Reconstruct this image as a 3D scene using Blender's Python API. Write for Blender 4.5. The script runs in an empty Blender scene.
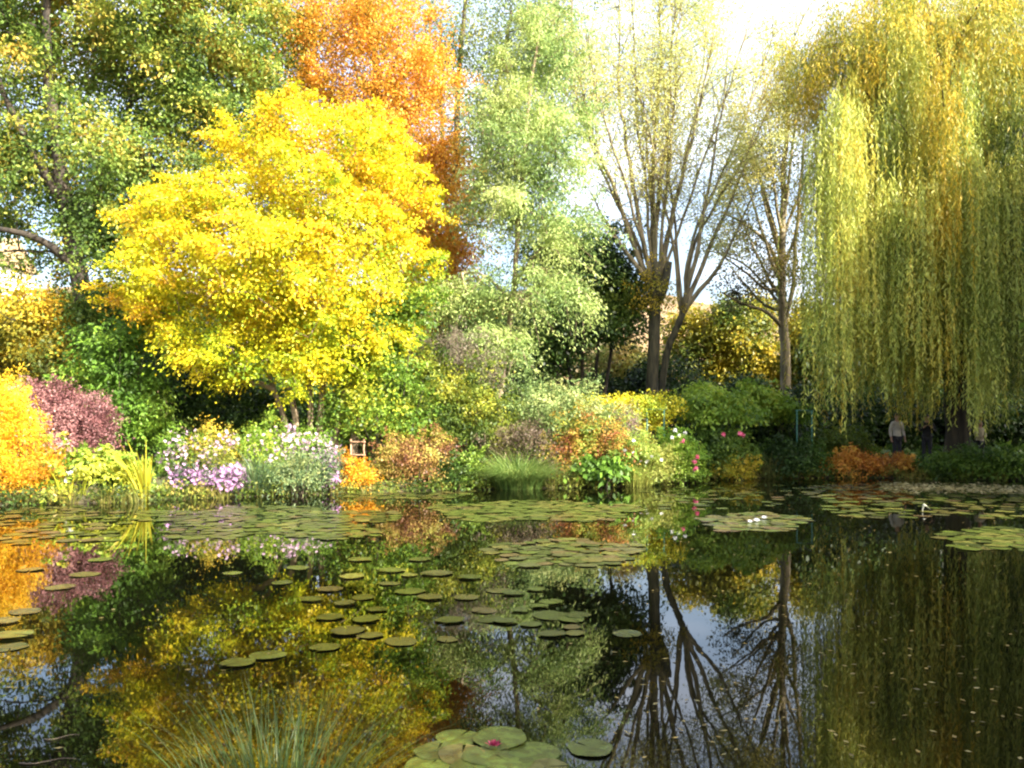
import bpy, math
import numpy as np
from mathutils import Vector, noise as mnoise

R = math.radians
rng = np.random.default_rng(11)

# ------------------------------------------------------------------ camera, sky, sun, exposure
sc = bpy.context.scene
COL = sc.collection
F, YH, H = 850.0, 422.0, 1.9            # focal length in pixels, horizon row, eye height above the water
cam_d = bpy.data.cameras.new('camera'); cam = bpy.data.objects.new('camera', cam_d); COL.objects.link(cam)
cam.location = (0, 0, H); cam.rotation_euler = (R(90), 0, 0)
cam_d.sensor_width = 36; cam_d.lens = 36 * F / 1024; cam_d.shift_y = (YH - 384) / 1024
cam_d.clip_end = 6000
sc.camera = cam

SUN_EL, SUN_AZ = 34.0, 50.0             # azimuth: degrees to the right of straight behind the camera
a, e = R(SUN_AZ), R(SUN_EL)
SUN = Vector((math.cos(e) * math.sin(a), -math.cos(e) * math.cos(a), math.sin(e)))
w = bpy.data.worlds.new('World'); sc.world = w; w.use_nodes = True
nt = w.node_tree; bg = nt.nodes['Background']
sky = nt.nodes.new('ShaderNodeTexSky'); sky.sky_type = 'NISHITA'; sky.sun_disc = False
sky.sun_elevation = e; sky.sun_rotation = math.atan2(SUN.x, SUN.y)
sky.air_density = 1.0; sky.dust_density = 6; sky.ozone_density = 1.0
tcw = nt.nodes.new('ShaderNodeTexCoord'); cn = nt.nodes.new('ShaderNodeTexNoise'); cn.inputs['Scale'].default_value = 2.6; cn.inputs['Detail'].default_value = 7
cmp_ = nt.nodes.new('ShaderNodeMapping'); cmp_.inputs['Scale'].default_value = (1, 1, 2.2); cr_ = nt.nodes.new('ShaderNodeValToRGB')
cr_.color_ramp.elements[0].position = .44; cr_.color_ramp.elements[1].position = .70; cmx = nt.nodes.new('ShaderNodeMixRGB'); cmx.inputs[2].default_value = (4.0, 4.2, 4.7, 1)
nt.links.new(tcw.outputs['Generated'], cmp_.inputs[0]); nt.links.new(cmp_.outputs[0], cn.inputs['Vector']); nt.links.new(cn.outputs[0], cr_.inputs[0])
nt.links.new(cr_.outputs[0], cmx.inputs[0]); nt.links.new(sky.outputs[0], cmx.inputs[1]); nt.links.new(cmx.outputs[0], bg.inputs[0]); bg.inputs[1].default_value = 0.15
sd = bpy.data.lights.new('sun', 'SUN'); sd.energy = 5.0; sd.angle = R(0.5); sd.color = (1.0, .93, .82)
so = bpy.data.objects.new('sun', sd); COL.objects.link(so)
so.rotation_euler = (-SUN).to_track_quat('-Z', 'Y').to_euler(); so.location = (30, -20, 40)
sc.view_settings.view_transform = 'Standard'; sc.view_settings.look = 'None'
sc.view_settings.exposure = 2.02; sc.view_settings.gamma = 1.0; sc.view_settings.use_curve_mapping = False
sc.cycles.max_bounces = 7; sc.cycles.diffuse_bounces = 3; sc.cycles.glossy_bounces = 3
sc.cycles.transmission_bounces = 4; sc.cycles.transparent_max_bounces = 4
sc.cycles.use_denoising = True; sc.cycles.filter_width = 2.2

def at(px, py, d):
    return np.array(((px - 512) / F * d, d, H + (YH - py) / F * d))

# ------------------------------------------------------------------ materials
def new_mat(name):
    m = bpy.data.materials.new(name); m.use_nodes = True
    n = m.node_tree.nodes; l = m.node_tree.links
    return m, n, l, n['Principled BSDF'], n['Material Output']

def leaf_mat(name, trans=.4, rough=.45, spec=.3):
    m, n, l, p, out = new_mat(name)
    at_ = n.new('ShaderNodeAttribute'); at_.attribute_name = 'tint'
    tr = n.new('ShaderNodeBsdfTranslucent'); mx = n.new('ShaderNodeMixShader')
    l.new(at_.outputs['Color'], p.inputs['Base Color']); l.new(at_.outputs['Color'], tr.inputs['Color'])
    p.inputs['Roughness'].default_value = rough; p.inputs['Specular IOR Level'].default_value = spec
    mx.inputs[0].default_value = trans
    l.new(p.outputs[0], mx.inputs[1]); l.new(tr.outputs[0], mx.inputs[2]); l.new(mx.outputs[0], out.inputs[0])
    return m

def bark_mat(name, c0, c1, scale=6):
    m, n, l, p, out = new_mat(name)
    tc = n.new('ShaderNodeTexCoord'); mp = n.new('ShaderNodeMapping'); mp.inputs['Scale'].default_value = (1, 1, .22)
    no = n.new('ShaderNodeTexNoise'); no.inputs['Scale'].default_value = scale; no.inputs['Detail'].default_value = 6
    rp = n.new('ShaderNodeValToRGB'); rp.color_ramp.elements[0].color = (*c0, 1); rp.color_ramp.elements[1].color = (*c1, 1)
    rp.color_ramp.elements[0].position = .35; rp.color_ramp.elements[1].position = .68
    bu = n.new('ShaderNodeBump'); bu.inputs['Strength'].default_value = .6; bu.inputs['Distance'].default_value = .04
    l.new(tc.outputs['Object'], mp.inputs[0]); l.new(mp.outputs[0], no.inputs['Vector']); l.new(no.outputs[0], rp.inputs[0])
    l.new(rp.outputs[0], p.inputs['Base Color']); l.new(no.outputs[0], bu.inputs['Height']); l.new(bu.outputs[0], p.inputs['Normal'])
    p.inputs['Roughness'].default_value = .9
    return m

def plain_mat(name, c, rough=.5, var=.25, scale=8, metallic=0):
    m, n, l, p, out = new_mat(name)
    tc = n.new('ShaderNodeTexCoord'); no = n.new('ShaderNodeTexNoise'); no.inputs['Scale'].default_value = scale
    no.inputs['Detail'].default_value = 5
    rp = n.new('ShaderNodeValToRGB')
    rp.color_ramp.elements[0].color = (*[x * (1 - var) for x in c], 1); rp.color_ramp.elements[1].color = (*[min(1, x * (1 + var)) for x in c], 1)
    rp.color_ramp.elements[0].position = .3; rp.color_ramp.elements[1].position = .7
    l.new(tc.outputs['Object'], no.inputs['Vector']); l.new(no.outputs[0], rp.inputs[0]); l.new(rp.outputs[0], p.inputs['Base Color'])
    p.inputs['Roughness'].default_value = rough; p.inputs['Metallic'].default_value = metallic
    return m

M_LEAF = leaf_mat('foliage')
M_LEAF_THICK = leaf_mat('thicker foliage', .22, .5, .3)
M_PETAL = leaf_mat('petal', .3, .6, .2)
M_PAD = leaf_mat('lily pad leaf', .05, .27, .5)
_n, _l = M_PAD.node_tree.nodes, M_PAD.node_tree.links
_tc = _n.new('ShaderNodeNewGeometry'); _no = _n.new('ShaderNodeTexNoise'); _no.inputs['Scale'].default_value = 14; _no.inputs['Detail'].default_value = 5
_rp = _n.new('ShaderNodeValToRGB'); _rp.color_ramp.elements[0].position = .36; _rp.color_ramp.elements[1].position = .62; _rp.color_ramp.elements[0].color = (.62, .52, .42, 1); _rp.color_ramp.elements[1].color = (1.08, 1.08, 1.0, 1)
_mu = _n.new('ShaderNodeMixRGB'); _mu.blend_type = 'MULTIPLY'; _mu.inputs[0].default_value = 1
_at = next(x for x in _n if x.type == 'ATTRIBUTE'); _pb = _n['Principled BSDF']
_l.new(_tc.outputs['Position'], _no.inputs['Vector']); _l.new(_no.outputs[0], _rp.inputs[0]); _l.new(_at.outputs['Color'], _mu.inputs[1]); _l.new(_rp.outputs[0], _mu.inputs[2]); _l.new(_mu.outputs[0], _pb.inputs['Base Color'])
_bu = _n.new('ShaderNodeBump'); _bu.inputs['Strength'].default_value = .35; _bu.inputs['Distance'].default_value = .01; _l.new(_no.outputs[0], _bu.inputs['Height']); _l.new(_bu.outputs[0], _pb.inputs['Normal'])
M_BARK = bark_mat('grey brown bark', (.035, .027, .018), (.16, .125, .085))
M_BARK_PALE = bark_mat('pale bark', (.14, .10, .06), (.36, .28, .18))
M_LIMB = bark_mat('olive grey stems', (.09, .075, .04), (.28, .23, .14))
M_BARK_DARK = bark_mat('dark bark', (.015, .012, .008), (.06, .046, .03))
M_GREENPAINT = plain_mat('green painted metal', (.035, .13, .09), .5, .3)
M_WOOD = plain_mat('bare wood', (.36, .21, .12), .75, .35, 14)
M_WALL = plain_mat('white render', (.78, .75, .70), .85, .06, 2)
M_ROOF = plain_mat('roof tiles', (.36, .25, .13), .8, .3, 5)
M_GLASS = plain_mat('dark window', (.03, .035, .04), .1, .1, 3)

# ------------------------------------------------------------------ object helpers
def tag(o, label=None, cat=None, group=None, kind=None):
    if label: o['label'] = label
    if cat: o['category'] = cat
    if group: o['group'] = group
    if kind: o['kind'] = kind
    return o

def thing(name, loc, label, cat, group=None):
    o = bpy.data.objects.new(name, None); COL.objects.link(o)
    o.location = Vector(loc); o.empty_display_size = .2
    return tag(o, label, cat, group)

def raw_mesh(name, V, faces, mat, parent=None, tint=None, smooth=True, quads=None):
    """V (n,3) in world coordinates; quads (m,4) int array or faces a list of tuples."""
    me = bpy.data.meshes.new(name)
    V = np.asarray(V, dtype=np.float32)
    org = np.array(parent['_org'] if parent is not None and '_org' in parent else (0, 0, 0), dtype=np.float32)
    if parent is not None:
        q = parent; org = np.zeros(3, np.float32)
        while q is not None:
            org = org + np.array(q.location, dtype=np.float32); q = q.parent
        V = V - org
    if quads is not None:
        quads = np.asarray(quads, dtype=np.int32); nq, k = quads.shape
        me.vertices.add(len(V)); me.vertices.foreach_set('co', V.ravel())
        me.loops.add(nq * k); me.loops.foreach_set('vertex_index', quads.ravel())
        me.polygons.add(nq); me.polygons.foreach_set('loop_start', np.arange(0, nq * k, k, dtype=np.int32))
        me.update(calc_edges=True)
    else:
        me.from_pydata(V.tolist(), [], faces)
    if smooth and len(me.polygons):
        me.polygons.foreach_set('use_smooth', np.ones(len(me.polygons), dtype=bool))
    if tint is not None:
        at_ = me.attributes.new('tint', 'FLOAT_COLOR', 'POINT')
        c = np.ones((len(V), 4), np.float32); c[:, :3] = tint
        at_.data.foreach_set('color', c.ravel())
    me.materials.append(mat); me.update()
    o = bpy.data.objects.new(name, me); COL.objects.link(o)
    if parent is not None: o.parent = parent
    return o

class Soup:
    """collects quads that all become ONE mesh"""
    def __init__(s): s.V = []; s.Q = []; s.T = []; s.n = 0
    def add(s, V, Q, T):
        V = np.asarray(V, np.float32); s.V.append(V); s.Q.append(np.asarray(Q, np.int32) + s.n)
        T = np.asarray(T, np.float32)
        if T.ndim == 1: T = np.tile(T, (len(V), 1))
        s.T.append(T); s.n += len(V)
    def build(s, name, mat, parent=None, smooth=False):
        if not s.n: return None
        return raw_mesh(name, np.concatenate(s.V), None, mat, parent, np.concatenate(s.T), smooth, np.concatenate(s.Q))

def unit(v):
    return v / np.maximum(np.linalg.norm(v, axis=-1, keepdims=True), 1e-9)

_K = rng.normal(size=(7, 3)); _PH = rng.uniform(0, 6.28, 7)
def lown(P, scale):
    """smooth noise about -1..1, features about `scale` metres"""
    k = unit(_K) * (2 * np.pi / scale) * np.linspace(.6, 1.7, 7)[:, None]
    return np.sin(P @ k.T + _PH).sum(-1) / 2.6

def leaves(soup, pos, axis, nrm, L, W, tint):
    n = len(pos); b = unit(np.cross(nrm, axis)); axis = unit(axis)
    L = L * rng.uniform(.7, 1.25, (n, 1)); W = W * rng.uniform(.7, 1.25, (n, 1))
    V = np.stack([pos - axis * L * .5, pos + b * W * .5 - axis * L * .05, pos + axis * L * .5, pos - b * W * .5 - axis * L * .05], 1).reshape(-1, 3)
    Q = np.arange(n * 4).reshape(n, 4)
    soup.add(V, Q, np.repeat(tint, 4, axis=0))

def pal(t, stops):
    """t in 0..1 -> colour along the list of leaf colours"""
    s = np.array(stops, float); x = np.clip(t, 0, 1) * (len(s) - 1)
    i = np.minimum(x.astype(int), len(s) - 2); f = (x - i)[:, None]
    return s[i] * (1 - f) + s[i + 1] * f

def ell_points(ells, n, shell=.45, hole=None, hscale=2.0):
    """points in a union of ellipsoids ((centre, radii, weight)), crowded near the skin"""
    out = []
    C = np.array([x[0] for x in ells]); A = np.array([x[1] for x in ells])
    wt = np.array([(x[2] if len(x) > 2 else 1.) * (x[1][0] * x[1][2] + .5 * x[1][0] * x[1][1]) for x in ells]); wt /= wt.sum()
    got = 0
    while got < n:
        k = rng.choice(len(ells), n, p=wt); u = unit(rng.normal(size=(n, 3))) * (rng.random((n, 1)) ** shell)
        # bumpy skin
        P = C[k] + u * A[k] * (1 + .16 * lown(C[k] + u * A[k], 2.2))[:, None]
        keep = np.ones(n, bool)
        for j in range(len(ells)):
            r = np.linalg.norm((P - C[j]) / A[j], axis=1); keep &= ~((j != k) & (r < .55))
        if hole is not None: keep &= lown(P + 31.7, hscale) > hole
        keep &= P[:, 2] > .25
        out.append(P[keep]); got += keep.sum()
    return np.concatenate(out)[:n]

def foliage(soup, C, M, rc, stops, L, W, flat=.45, droop=.25, up=.8, tnoise=.3, tscale=3., grad=None, tj=.07, tc=.18, t0=.5, down=.35, centre=None):
    n = len(C); off = rng.normal(size=(n, M, 3)) * np.array([rc, rc, rc * flat]) * rng.uniform(.65, 1.3, (n, 1, 1))
    hr = np.linalg.norm(off[..., :2], axis=-1); off[..., 2] -= droop * hr * hr / max(rc, .01) * .6
    if centre is not None:                      # sprays slope down away from the middle of the crown
        o = C[:, :2] - np.asarray(centre)[None, :2]; o = o / np.maximum(np.linalg.norm(o, axis=1, keepdims=True), .3)
        off[..., 2] -= .35 * (off[..., :2] * o[:, None]).sum(-1)
    P = (C[:, None] + off).reshape(-1, 3)
    ax = unit(off.reshape(-1, 3)) + rng.normal(size=P.shape) * .55 + np.array([0, 0, -down])
    nc = unit(rng.normal(size=(n, 3)) * .5 + np.array([0, 0, up]) + .55 * unit(C - C.mean(0)))       # the leaves of one spray lie much the same way
    nr = unit(np.repeat(nc, M, 0) + rng.normal(size=P.shape) * .42)
    t = t0 + tnoise * lown(P, tscale) + np.repeat(rng.normal(size=n) * tc, M) + rng.normal(size=n * M) * tj
    if grad is not None: t = t + grad(P)
    T = pal(t, stops) * rng.uniform(.86, 1.14, (len(P), 1))
    leaves(soup, P, ax, nr, L, W, T)

def tube_into(V, Fc, pts, rad, sides):
    pts = np.asarray(pts, float); k = len(pts); rad = np.asarray(rad, float)
    t = np.gradient(pts, axis=0); t = unit(t); ref = np.array([.31, .95, .05]); ref = ref if abs(t[0] @ ref) < .9 else np.array([.9, .1, .1])
    b = unit(np.cross(t, ref)); c = np.cross(b, t)
    an = np.linspace(0, 2 * np.pi, sides, endpoint=False)
    ring = (b[:, None] * np.cos(an)[None, :, None] + c[:, None] * np.sin(an)[None, :, None]) * rad[:, None, None] + pts[:, None]
    base = len(V); V.extend(ring.reshape(-1, 3).tolist())
    for i in range(k - 1):
        for j in range(sides):
            Fc.append((base + i * sides + j, base + i * sides + (j + 1) % sides, base + (i + 1) * sides + (j + 1) % sides, base + (i + 1) * sides + j))
    Fc.append(tuple(base + (k - 1) * sides + j for j in range(sides)))
    Fc.append(tuple(base + j for j in reversed(range(sides))))

def smooth_path(pts, step=.35, jit=.04):
    pts = np.asarray(pts, float)
    d = np.r_[0, np.cumsum(np.linalg.norm(np.diff(pts, axis=0), axis=1))]
    n = max(3, int(d[-1] / step)); s = np.linspace(0, d[-1], n)
    # Catmull-Rom through the given points
    P = np.vstack([2 * pts[0] - pts[1], pts, 2 * pts[-1] - pts[-2]]); out = []
    for x in s:
        i = min(np.searchsorted(d, x, 'right') - 1, len(pts) - 2); f = (x - d[i]) / (d[i + 1] - d[i])
        p0, p1, p2, p3 = P[i], P[i + 1], P[i + 2], P[i + 3]
        out.append(.5 * (2 * p1 + (p2 - p0) * f + (2 * p0 - 5 * p1 + 4 * p2 - p3) * f * f + (3 * p1 - p0 - 3 * p2 + p3) * f ** 3))
    out = np.array(out)
    j = rng.normal(size=out.shape) * jit; j[0] = 0; j = (j + np.roll(j, 1, 0)) / 2
    return out + j, s / d[-1]

def wood(trunks, targets, tip=.012, power=.46, step=.5, jit=.05, lift=.25):
    """trunks: list of (points, r0, r1).  Every target is joined by a curved shoot to the nearest wood; shoots thicken with what they carry."""
    V, Fc = [], []; nodes = []; par = []
    for pts, r0, r1 in trunks:
        p, s = smooth_path(pts, .4, .03)
        rad = r0 + (r1 - r0) * s; rad[0] *= 1.25
        if len(rad) > 2: rad[1] *= 1.08
        tube_into(V, Fc, p, rad, 10 if r0 > .12 else 7)
        i0 = len(nodes); lo = int(len(p) * .25)
        for q in p[lo:]: nodes.append(q); par.append(-1)
    if targets is not None and len(targets):
        ntr = len(nodes); N = np.array(nodes)
        dd = np.array([np.linalg.norm(N - t, axis=1).min() for t in targets])
        chains = []
        cap = ntr + len(targets) * 14; A = np.zeros((cap, 3)); A[:ntr] = N; used = ntr; par = list(par)
        for t in targets[np.argsort(dd)]:
            v = t - A[:used]; dist = np.linalg.norm(v, axis=1)
            cost = dist + 1.1 * np.maximum(0, -v[:, 2] + .1) + .02 * np.arange(used) / used
            i = int(np.argmin(cost)); a0 = A[i]; L = dist[i]
            k = int(np.clip(L / step, 1, 12)); f = np.linspace(0, 1, k + 1)[1:, None]
            ctrl = a0 + (t - a0) * .45 + np.array([0, 0, lift * L]) + rng.normal(size=3) * .05 * L
            pts = (1 - f) ** 2 * a0 + 2 * f * (1 - f) * ctrl + f * f * t
            pts[:-1] += rng.normal(size=pts[:-1].shape) * jit * min(1, L * .4)
            ids = []
            last = i
            for q in pts:
                A[used] = q; par.append(last); last = used; ids.append(used); used += 1
            chains.append((i, ids))
        cnt = np.zeros(used)
        for _, ids in chains: cnt[ids[-1]] += 1
        for j in range(used - 1, ntr - 1, -1):
            if par[j] >= 0: cnt[par[j]] += cnt[j]
        for i, ids in chains:
            r = tip * np.maximum(cnt[ids], 1) ** power
            pts = np.vstack([A[i], A[ids]]); rad = np.r_[r[0] * 1.05, r]
            rad[-1] *= .55
            tube_into(V, Fc, pts, rad, 6 if r[0] > .05 else 4)
    return V, Fc

def E(px, py, d, rx, ry, rdepth=None, wt=1.):
    c = at(px, py, d); ax = rx / F * d
    return (c, np.array([ax, ax if rdepth is None else rdepth, ry / F * d]), wt)

def ground_z(x, y): return float(terrain(np.array([[x, y]]))[0])

# ------------------------------------------------------------------ the setting: pond, ground, hills
POND = np.array([(-34, 7), (-24, 12), (-17, 16.5), (-12, 19.3), (-9.6, 20.0), (-8.6, 20.8), (-6.8, 21.6), (-4.6, 22.5), (-2.3, 23.4), (-.3, 24.1),
                 (2.2, 24.7), (4.4, 25.6), (5.6, 27.9), (8, 28.8), (12, 29), (15, 28), (18, 26.5), (23, 25), (32, 20), (40, 12), (40, 4), (24, 1.5), (10, 2.1),
                 (4, 2.9), (1, 3.4), (-1.0, 3.5), (-3, 3.2), (-8, 2.6), (-20, 1.5), (-34, 2)], float)
def pond_sd(P):
    A = POND; B = np.roll(A, -1, 0); best = np.full(len(P), 1e9); ins = np.zeros(len(P), bool)
    for p, q in zip(A, B):
        d = q - p; t = np.clip(((P - p) @ d) / (d @ d), 0, 1); best = np.minimum(best, np.linalg.norm(P - p - t[:, None] * d, axis=1))
        c = ((p[1] > P[:, 1]) != (q[1] > P[:, 1])); xi = (q[0] - p[0]) * (P[:, 1] - p[1]) / (q[1] - p[1] + 1e-12) + p[0]
        ins ^= c & (P[:, 0] < xi)
    return np.where(ins, -best, best)
def terrain(P):
    s = pond_sd(P)
    z = np.where(s < 0, np.maximum(-1.1, s * .7), np.minimum(.42, s * .5) + .12 * np.clip(s / 8, 0, 1))
    P3 = np.c_[P, np.zeros(len(P))]
    z = z + np.where(s > .5, .05 * lown(P3, 3.1), 0)
    far = np.clip((P[:, 1] - 95) / 260, 0, 1)
    hill = (46 + 9 * np.sin(P[:, 0] / 90 + 1) - 16 * np.clip(P[:, 0] / 160, -1, 1)) * (far * far * (3 - 2 * far))
    return z + hill + np.where(far > 0, 2.5 * lown(P3, 38) * far, 0)
def axis_lines(c0, c1, st, lim):
    v = list(np.arange(c0, c1 + 1e-6, st)); g = st; x = c1
    while x < lim: g *= 1.16; x += g; v.append(x)
    g = st; x = c0
    while x > -lim: g *= 1.16; x -= g; v.insert(0, x)
    return np.array(v)
gx, gy = axis_lines(-40, 42, .7, 2600), axis_lines(-4, 44, .6, 2600)
GX, GY = np.meshgrid(gx, gy); GP = np.c_[GX.ravel(), GY.ravel()]; GZ = terrain(GP)
ix = np.arange(len(gx) * len(gy)).reshape(len(gy), len(gx))
quads = np.stack([ix[:-1, :-1], ix[:-1, 1:], ix[1:, 1:], ix[1:, :-1]], -1).reshape(-1, 4)
def ground_mat():
    m, n, l, p, out = new_mat('earth grass and leaf litter')
    tc = n.new('ShaderNodeTexCoord')
    def nz(s, d=8):
        x = n.new('ShaderNodeTexNoise'); x.inputs['Scale'].default_value = s; x.inputs['Detail'].default_value = d; l.new(tc.outputs['Object'], x.inputs['Vector']); return x
    a, b, c = nz(.35), nz(9), nz(.045)
    r1 = n.new('ShaderNodeValToRGB'); r1.color_ramp.elements[0].color = (.022, .026, .010, 1); r1.color_ramp.elements[1].color = (.055, .085, .018, 1)
    r1.color_ramp.elements[0].position = .38; r1.color_ramp.elements[1].position = .62
    e1 = r1.color_ramp.elements.new(.5); e1.color = (.05, .04, .02, 1)
    r2 = n.new('ShaderNodeValToRGB'); r2.color_ramp.elements[0].color = (.06, .045, .02, 1); r2.color_ramp.elements[1].color = (.20, .13, .035, 1)
    mx = n.new('ShaderNodeMixRGB'); l.new(a.outputs[0], r1.inputs[0]); l.new(b.outputs[0], r2.inputs[0])
    th = n.new('ShaderNodeValToRGB'); th.color_ramp.elements[0].position = .5; th.color_ramp.elements[1].position = .72; l.new(b.outputs[0], th.inputs[0])
    l.new(th.outputs[0], mx.inputs[0]); l.new(r1.outputs[0], mx.inputs[1]); l.new(r2.outputs[0], mx.inputs[2])
    # woods on the hillside: orange, tan and dull green patches
    r3 = n.new('ShaderNodeValToRGB'); cr = r3.color_ramp
    cr.elements[0].color = (.05, .06, .022, 1); cr.elements[1].color = (.22, .15, .075, 1); cr.elements[0].position = .36; cr.elements[1].position = .62
    ee = cr.elements.new(.5); ee.color = (.20, .12, .045, 1); l.new(c.outputs[0], r3.inputs[0])
    sp = n.new('ShaderNodeSeparateXYZ'); l.new(tc.outputs['Object'], sp.inputs[0])
    mr = n.new('ShaderNodeMapRange'); mr.inputs[1].default_value = 90; mr.inputs[2].default_value = 130; l.new(sp.outputs['Y'], mr.inputs[0])
    m2 = n.new('ShaderNodeMixRGB'); l.new(mr.outputs[0], m2.inputs[0]); l.new(mx.outputs[0], m2.inputs[1]); l.new(r3.outputs[0], m2.inputs[2])
    l.new(m2.outputs[0], p.inputs['Base Color']); p.inputs['Roughness'].default_value = .95
    bu = n.new('ShaderNodeBump'); bu.inputs['Distance'].default_value = .1; l.new(b.outputs[0], bu.inputs['Height']); l.new(bu.outputs[0], p.inputs['Normal'])
    return m
g = raw_mesh('ground', np.c_[GP, GZ], None, ground_mat(), None, None, True, quads); tag(g, kind='structure')

def water_mat():
    m, n, l, p, out = new_mat('still dark pond water')
    tc = n.new('ShaderNodeTexCoord'); mp = n.new('ShaderNodeMapping'); mp.inputs['Scale'].default_value = (1, .6, 1)
    n1 = n.new('ShaderNodeTexNoise'); n1.inputs['Scale'].default_value = 1.3; n1.inputs['Detail'].default_value = 3
    n2 = n.new('ShaderNodeTexNoise'); n2.inputs['Scale'].default_value = .5; n2.inputs['Detail'].default_value = 4
    r = n.new('ShaderNodeValToRGB'); r.color_ramp.elements[0].color = (.0012, .0014, .0006, 1); r.color_ramp.elements[1].color = (.003, .0032, .0012, 1)
    bu = n.new('ShaderNodeBump'); bu.inputs['Strength'].default_value = .14; bu.inputs['Distance'].default_value = .012
    l.new(tc.outputs['Object'], mp.inputs[0]); l.new(mp.outputs[0], n1.inputs['Vector']); l.new(tc.outputs['Object'], n2.inputs['Vector'])
    l.new(n2.outputs[0], r.inputs[0]); l.new(r.outputs[0], p.inputs['Base Color']); l.new(n1.outputs[0], bu.inputs['Height']); l.new(bu.outputs[0], p.inputs['Normal'])
    p.inputs['Roughness'].default_value = .015; p.inputs['IOR'].default_value = 1.33
    return m
wp = POND + unit(POND - POND.mean(0)) * .9
wv = np.c_[wp, np.zeros(len(wp))]
wo = raw_mesh('water', wv, [tuple(range(len(wv)))[::-1]], water_mat(), None, None, False); tag(wo, kind='structure')
if wo.data.polygons[0].normal.z < 0: wo.data.flip_normals()

# ------------------------------------------------------------------ trees
def tree(name, base, label, trunks, ells, ncl, M, rc, stops, L, W, bark=None, shell=.45, hole=-.75, hscale=2.2, nshoot=None, group=None, cat='tree', sprigs=0, sprig_len=1., lmat=None, **kw):
    root = thing(name, base, label, cat, group)
    C = ell_points(ells, ncl, shell, hole, hscale)
    tg = C[:nshoot or int(ncl * .6)]
    V, Fc = wood(trunks, tg)
    s = Soup(); cen = np.mean([x[0] for x in ells], axis=0)
    foliage(s, C, M, rc, stops, L, W, centre=cen, **kw)
    if sprigs:                                               # leafy shoots that break the outline
        q = np.linalg.norm((C[:, None] - np.array([x[0] for x in ells])[None]) / np.array([x[1] for x in ells])[None], axis=2).min(1); S_ = C[np.argsort(-q)[:sprigs]]
        sv = []
        for p_ in S_:
            u_ = unit(unit(p_ - cen) * np.array([1, 1, .5]) + rng.normal(size=3) * .4 + np.array([0, 0, .25])); l_ = rng.uniform(.5, 1.3) * sprig_len; ff = np.linspace(0, 1, 6)[:, None]
            pts = p_ + u_ * l_ * ff + np.array([0, 0, -.3]) * ff ** 2 * l_; sv.append(pts[1:]); tube_into(V, Fc, pts, np.linspace(.012, .005, 6), 4)
        foliage(s, np.concatenate(sv), max(8, M // 4), rc * .42, stops, L, W, **kw)
    raw_mesh('trunk', V, Fc, bark or M_BARK, root)
    s.build('crown', lmat or M_LEAF, root)
    return root

def P3(*tr): return [at(*t) for t in tr]
def bp(px, d): return np.array(((px - 512) / F * d, d, max(.0, ground_z((px - 512) / F * d, d)) - .08))

# palettes (real leaf colours)
GREEN = [(.025, .055, .011), (.06, .12, .02), (.12, .21, .03), (.21, .30, .04)]
ASH = [(.045, .085, .02), (.10, .17, .03), (.20, .28, .05), (.36, .38, .06), (.55, .38, .07)]
YELLOW = [(.18, .29, .018), (.40, .45, .018), (.60, .54, .018), (.66, .52, .018), (.68, .41, .025)]
ORANGE = [(.34, .31, .05), (.60, .39, .045), (.66, .33, .035), (.58, .25, .03), (.42, .17, .03)]
PALEG = [(.12, .20, .06), (.24, .34, .10), (.36, .46, .14), (.46, .52, .18)]
GOLDG = [(.07, .10, .015), (.17, .19, .02), (.33, .29, .025), (.48, .36, .03)]
PGOLD = [(.20, .26, .09), (.37, .42, .14), (.54, .54, .17), (.64, .56, .15)]
WILLOW = [(.05, .08, .016), (.13, .18, .03), (.27, .30, .045), (.46, .41, .05), (.60, .42, .04)]
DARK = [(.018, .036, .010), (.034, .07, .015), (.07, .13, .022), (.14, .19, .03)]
BRIGHTG = [(.05, .11, .015), (.11, .22, .025), (.19, .34, .04), (.30, .42, .05)]

b = bp(98, 29.4)
tree('ash_tree', b, 'tall green tree with orange tipped sprays, leaning dark trunk behind the yellow tree',
     [([b, *P3((90, 340, 29.4), (78, 270, 29.4), (62, 190, 29.4), (50, 90, 29.4), (45, 0, 29.4))], .42, .12),
      (P3((78, 270, 29.4), (48, 243, 29.0), (15, 232, 28.7), (-20, 225, 28.5)), .17, .06),
      (P3((70, 240, 29.4), (105, 170, 30), (140, 80, 32), (160, 0, 32)), .19, .06),
      (P3((62, 200, 29.4), (20, 130, 29.4), (-5, 70, 29.4)), .2, .06)],
     [E(50, 20, 31, 105, 95), E(180, 30, 31.5, 100, 100), E(15, 165, 30.5, 75, 65), E(130, 165, 30.5, 85, 70), E(215, 110, 31, 60, 70), E(20, 260, 30, 50, 25, None, .6), E(240, 10, 32, 50, 60),
      E(110, 230, 30.5, 60, 40), E(262, 60, 32, 40, 60), E(60, 300, 30, 60, 30, None, .6)],
     980, 150, .42, ASH, .15, .09, bark=M_BARK_DARK, shell=.5, hole=-.12, hscale=1.9, sprigs=150, sprig_len=1.2, flat=.85, droop=.1, tscale=2.2, tc=.2, t0=.42, tnoise=.22, grad=lambda P: .018 * (P[:, 2] - 9))

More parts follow.
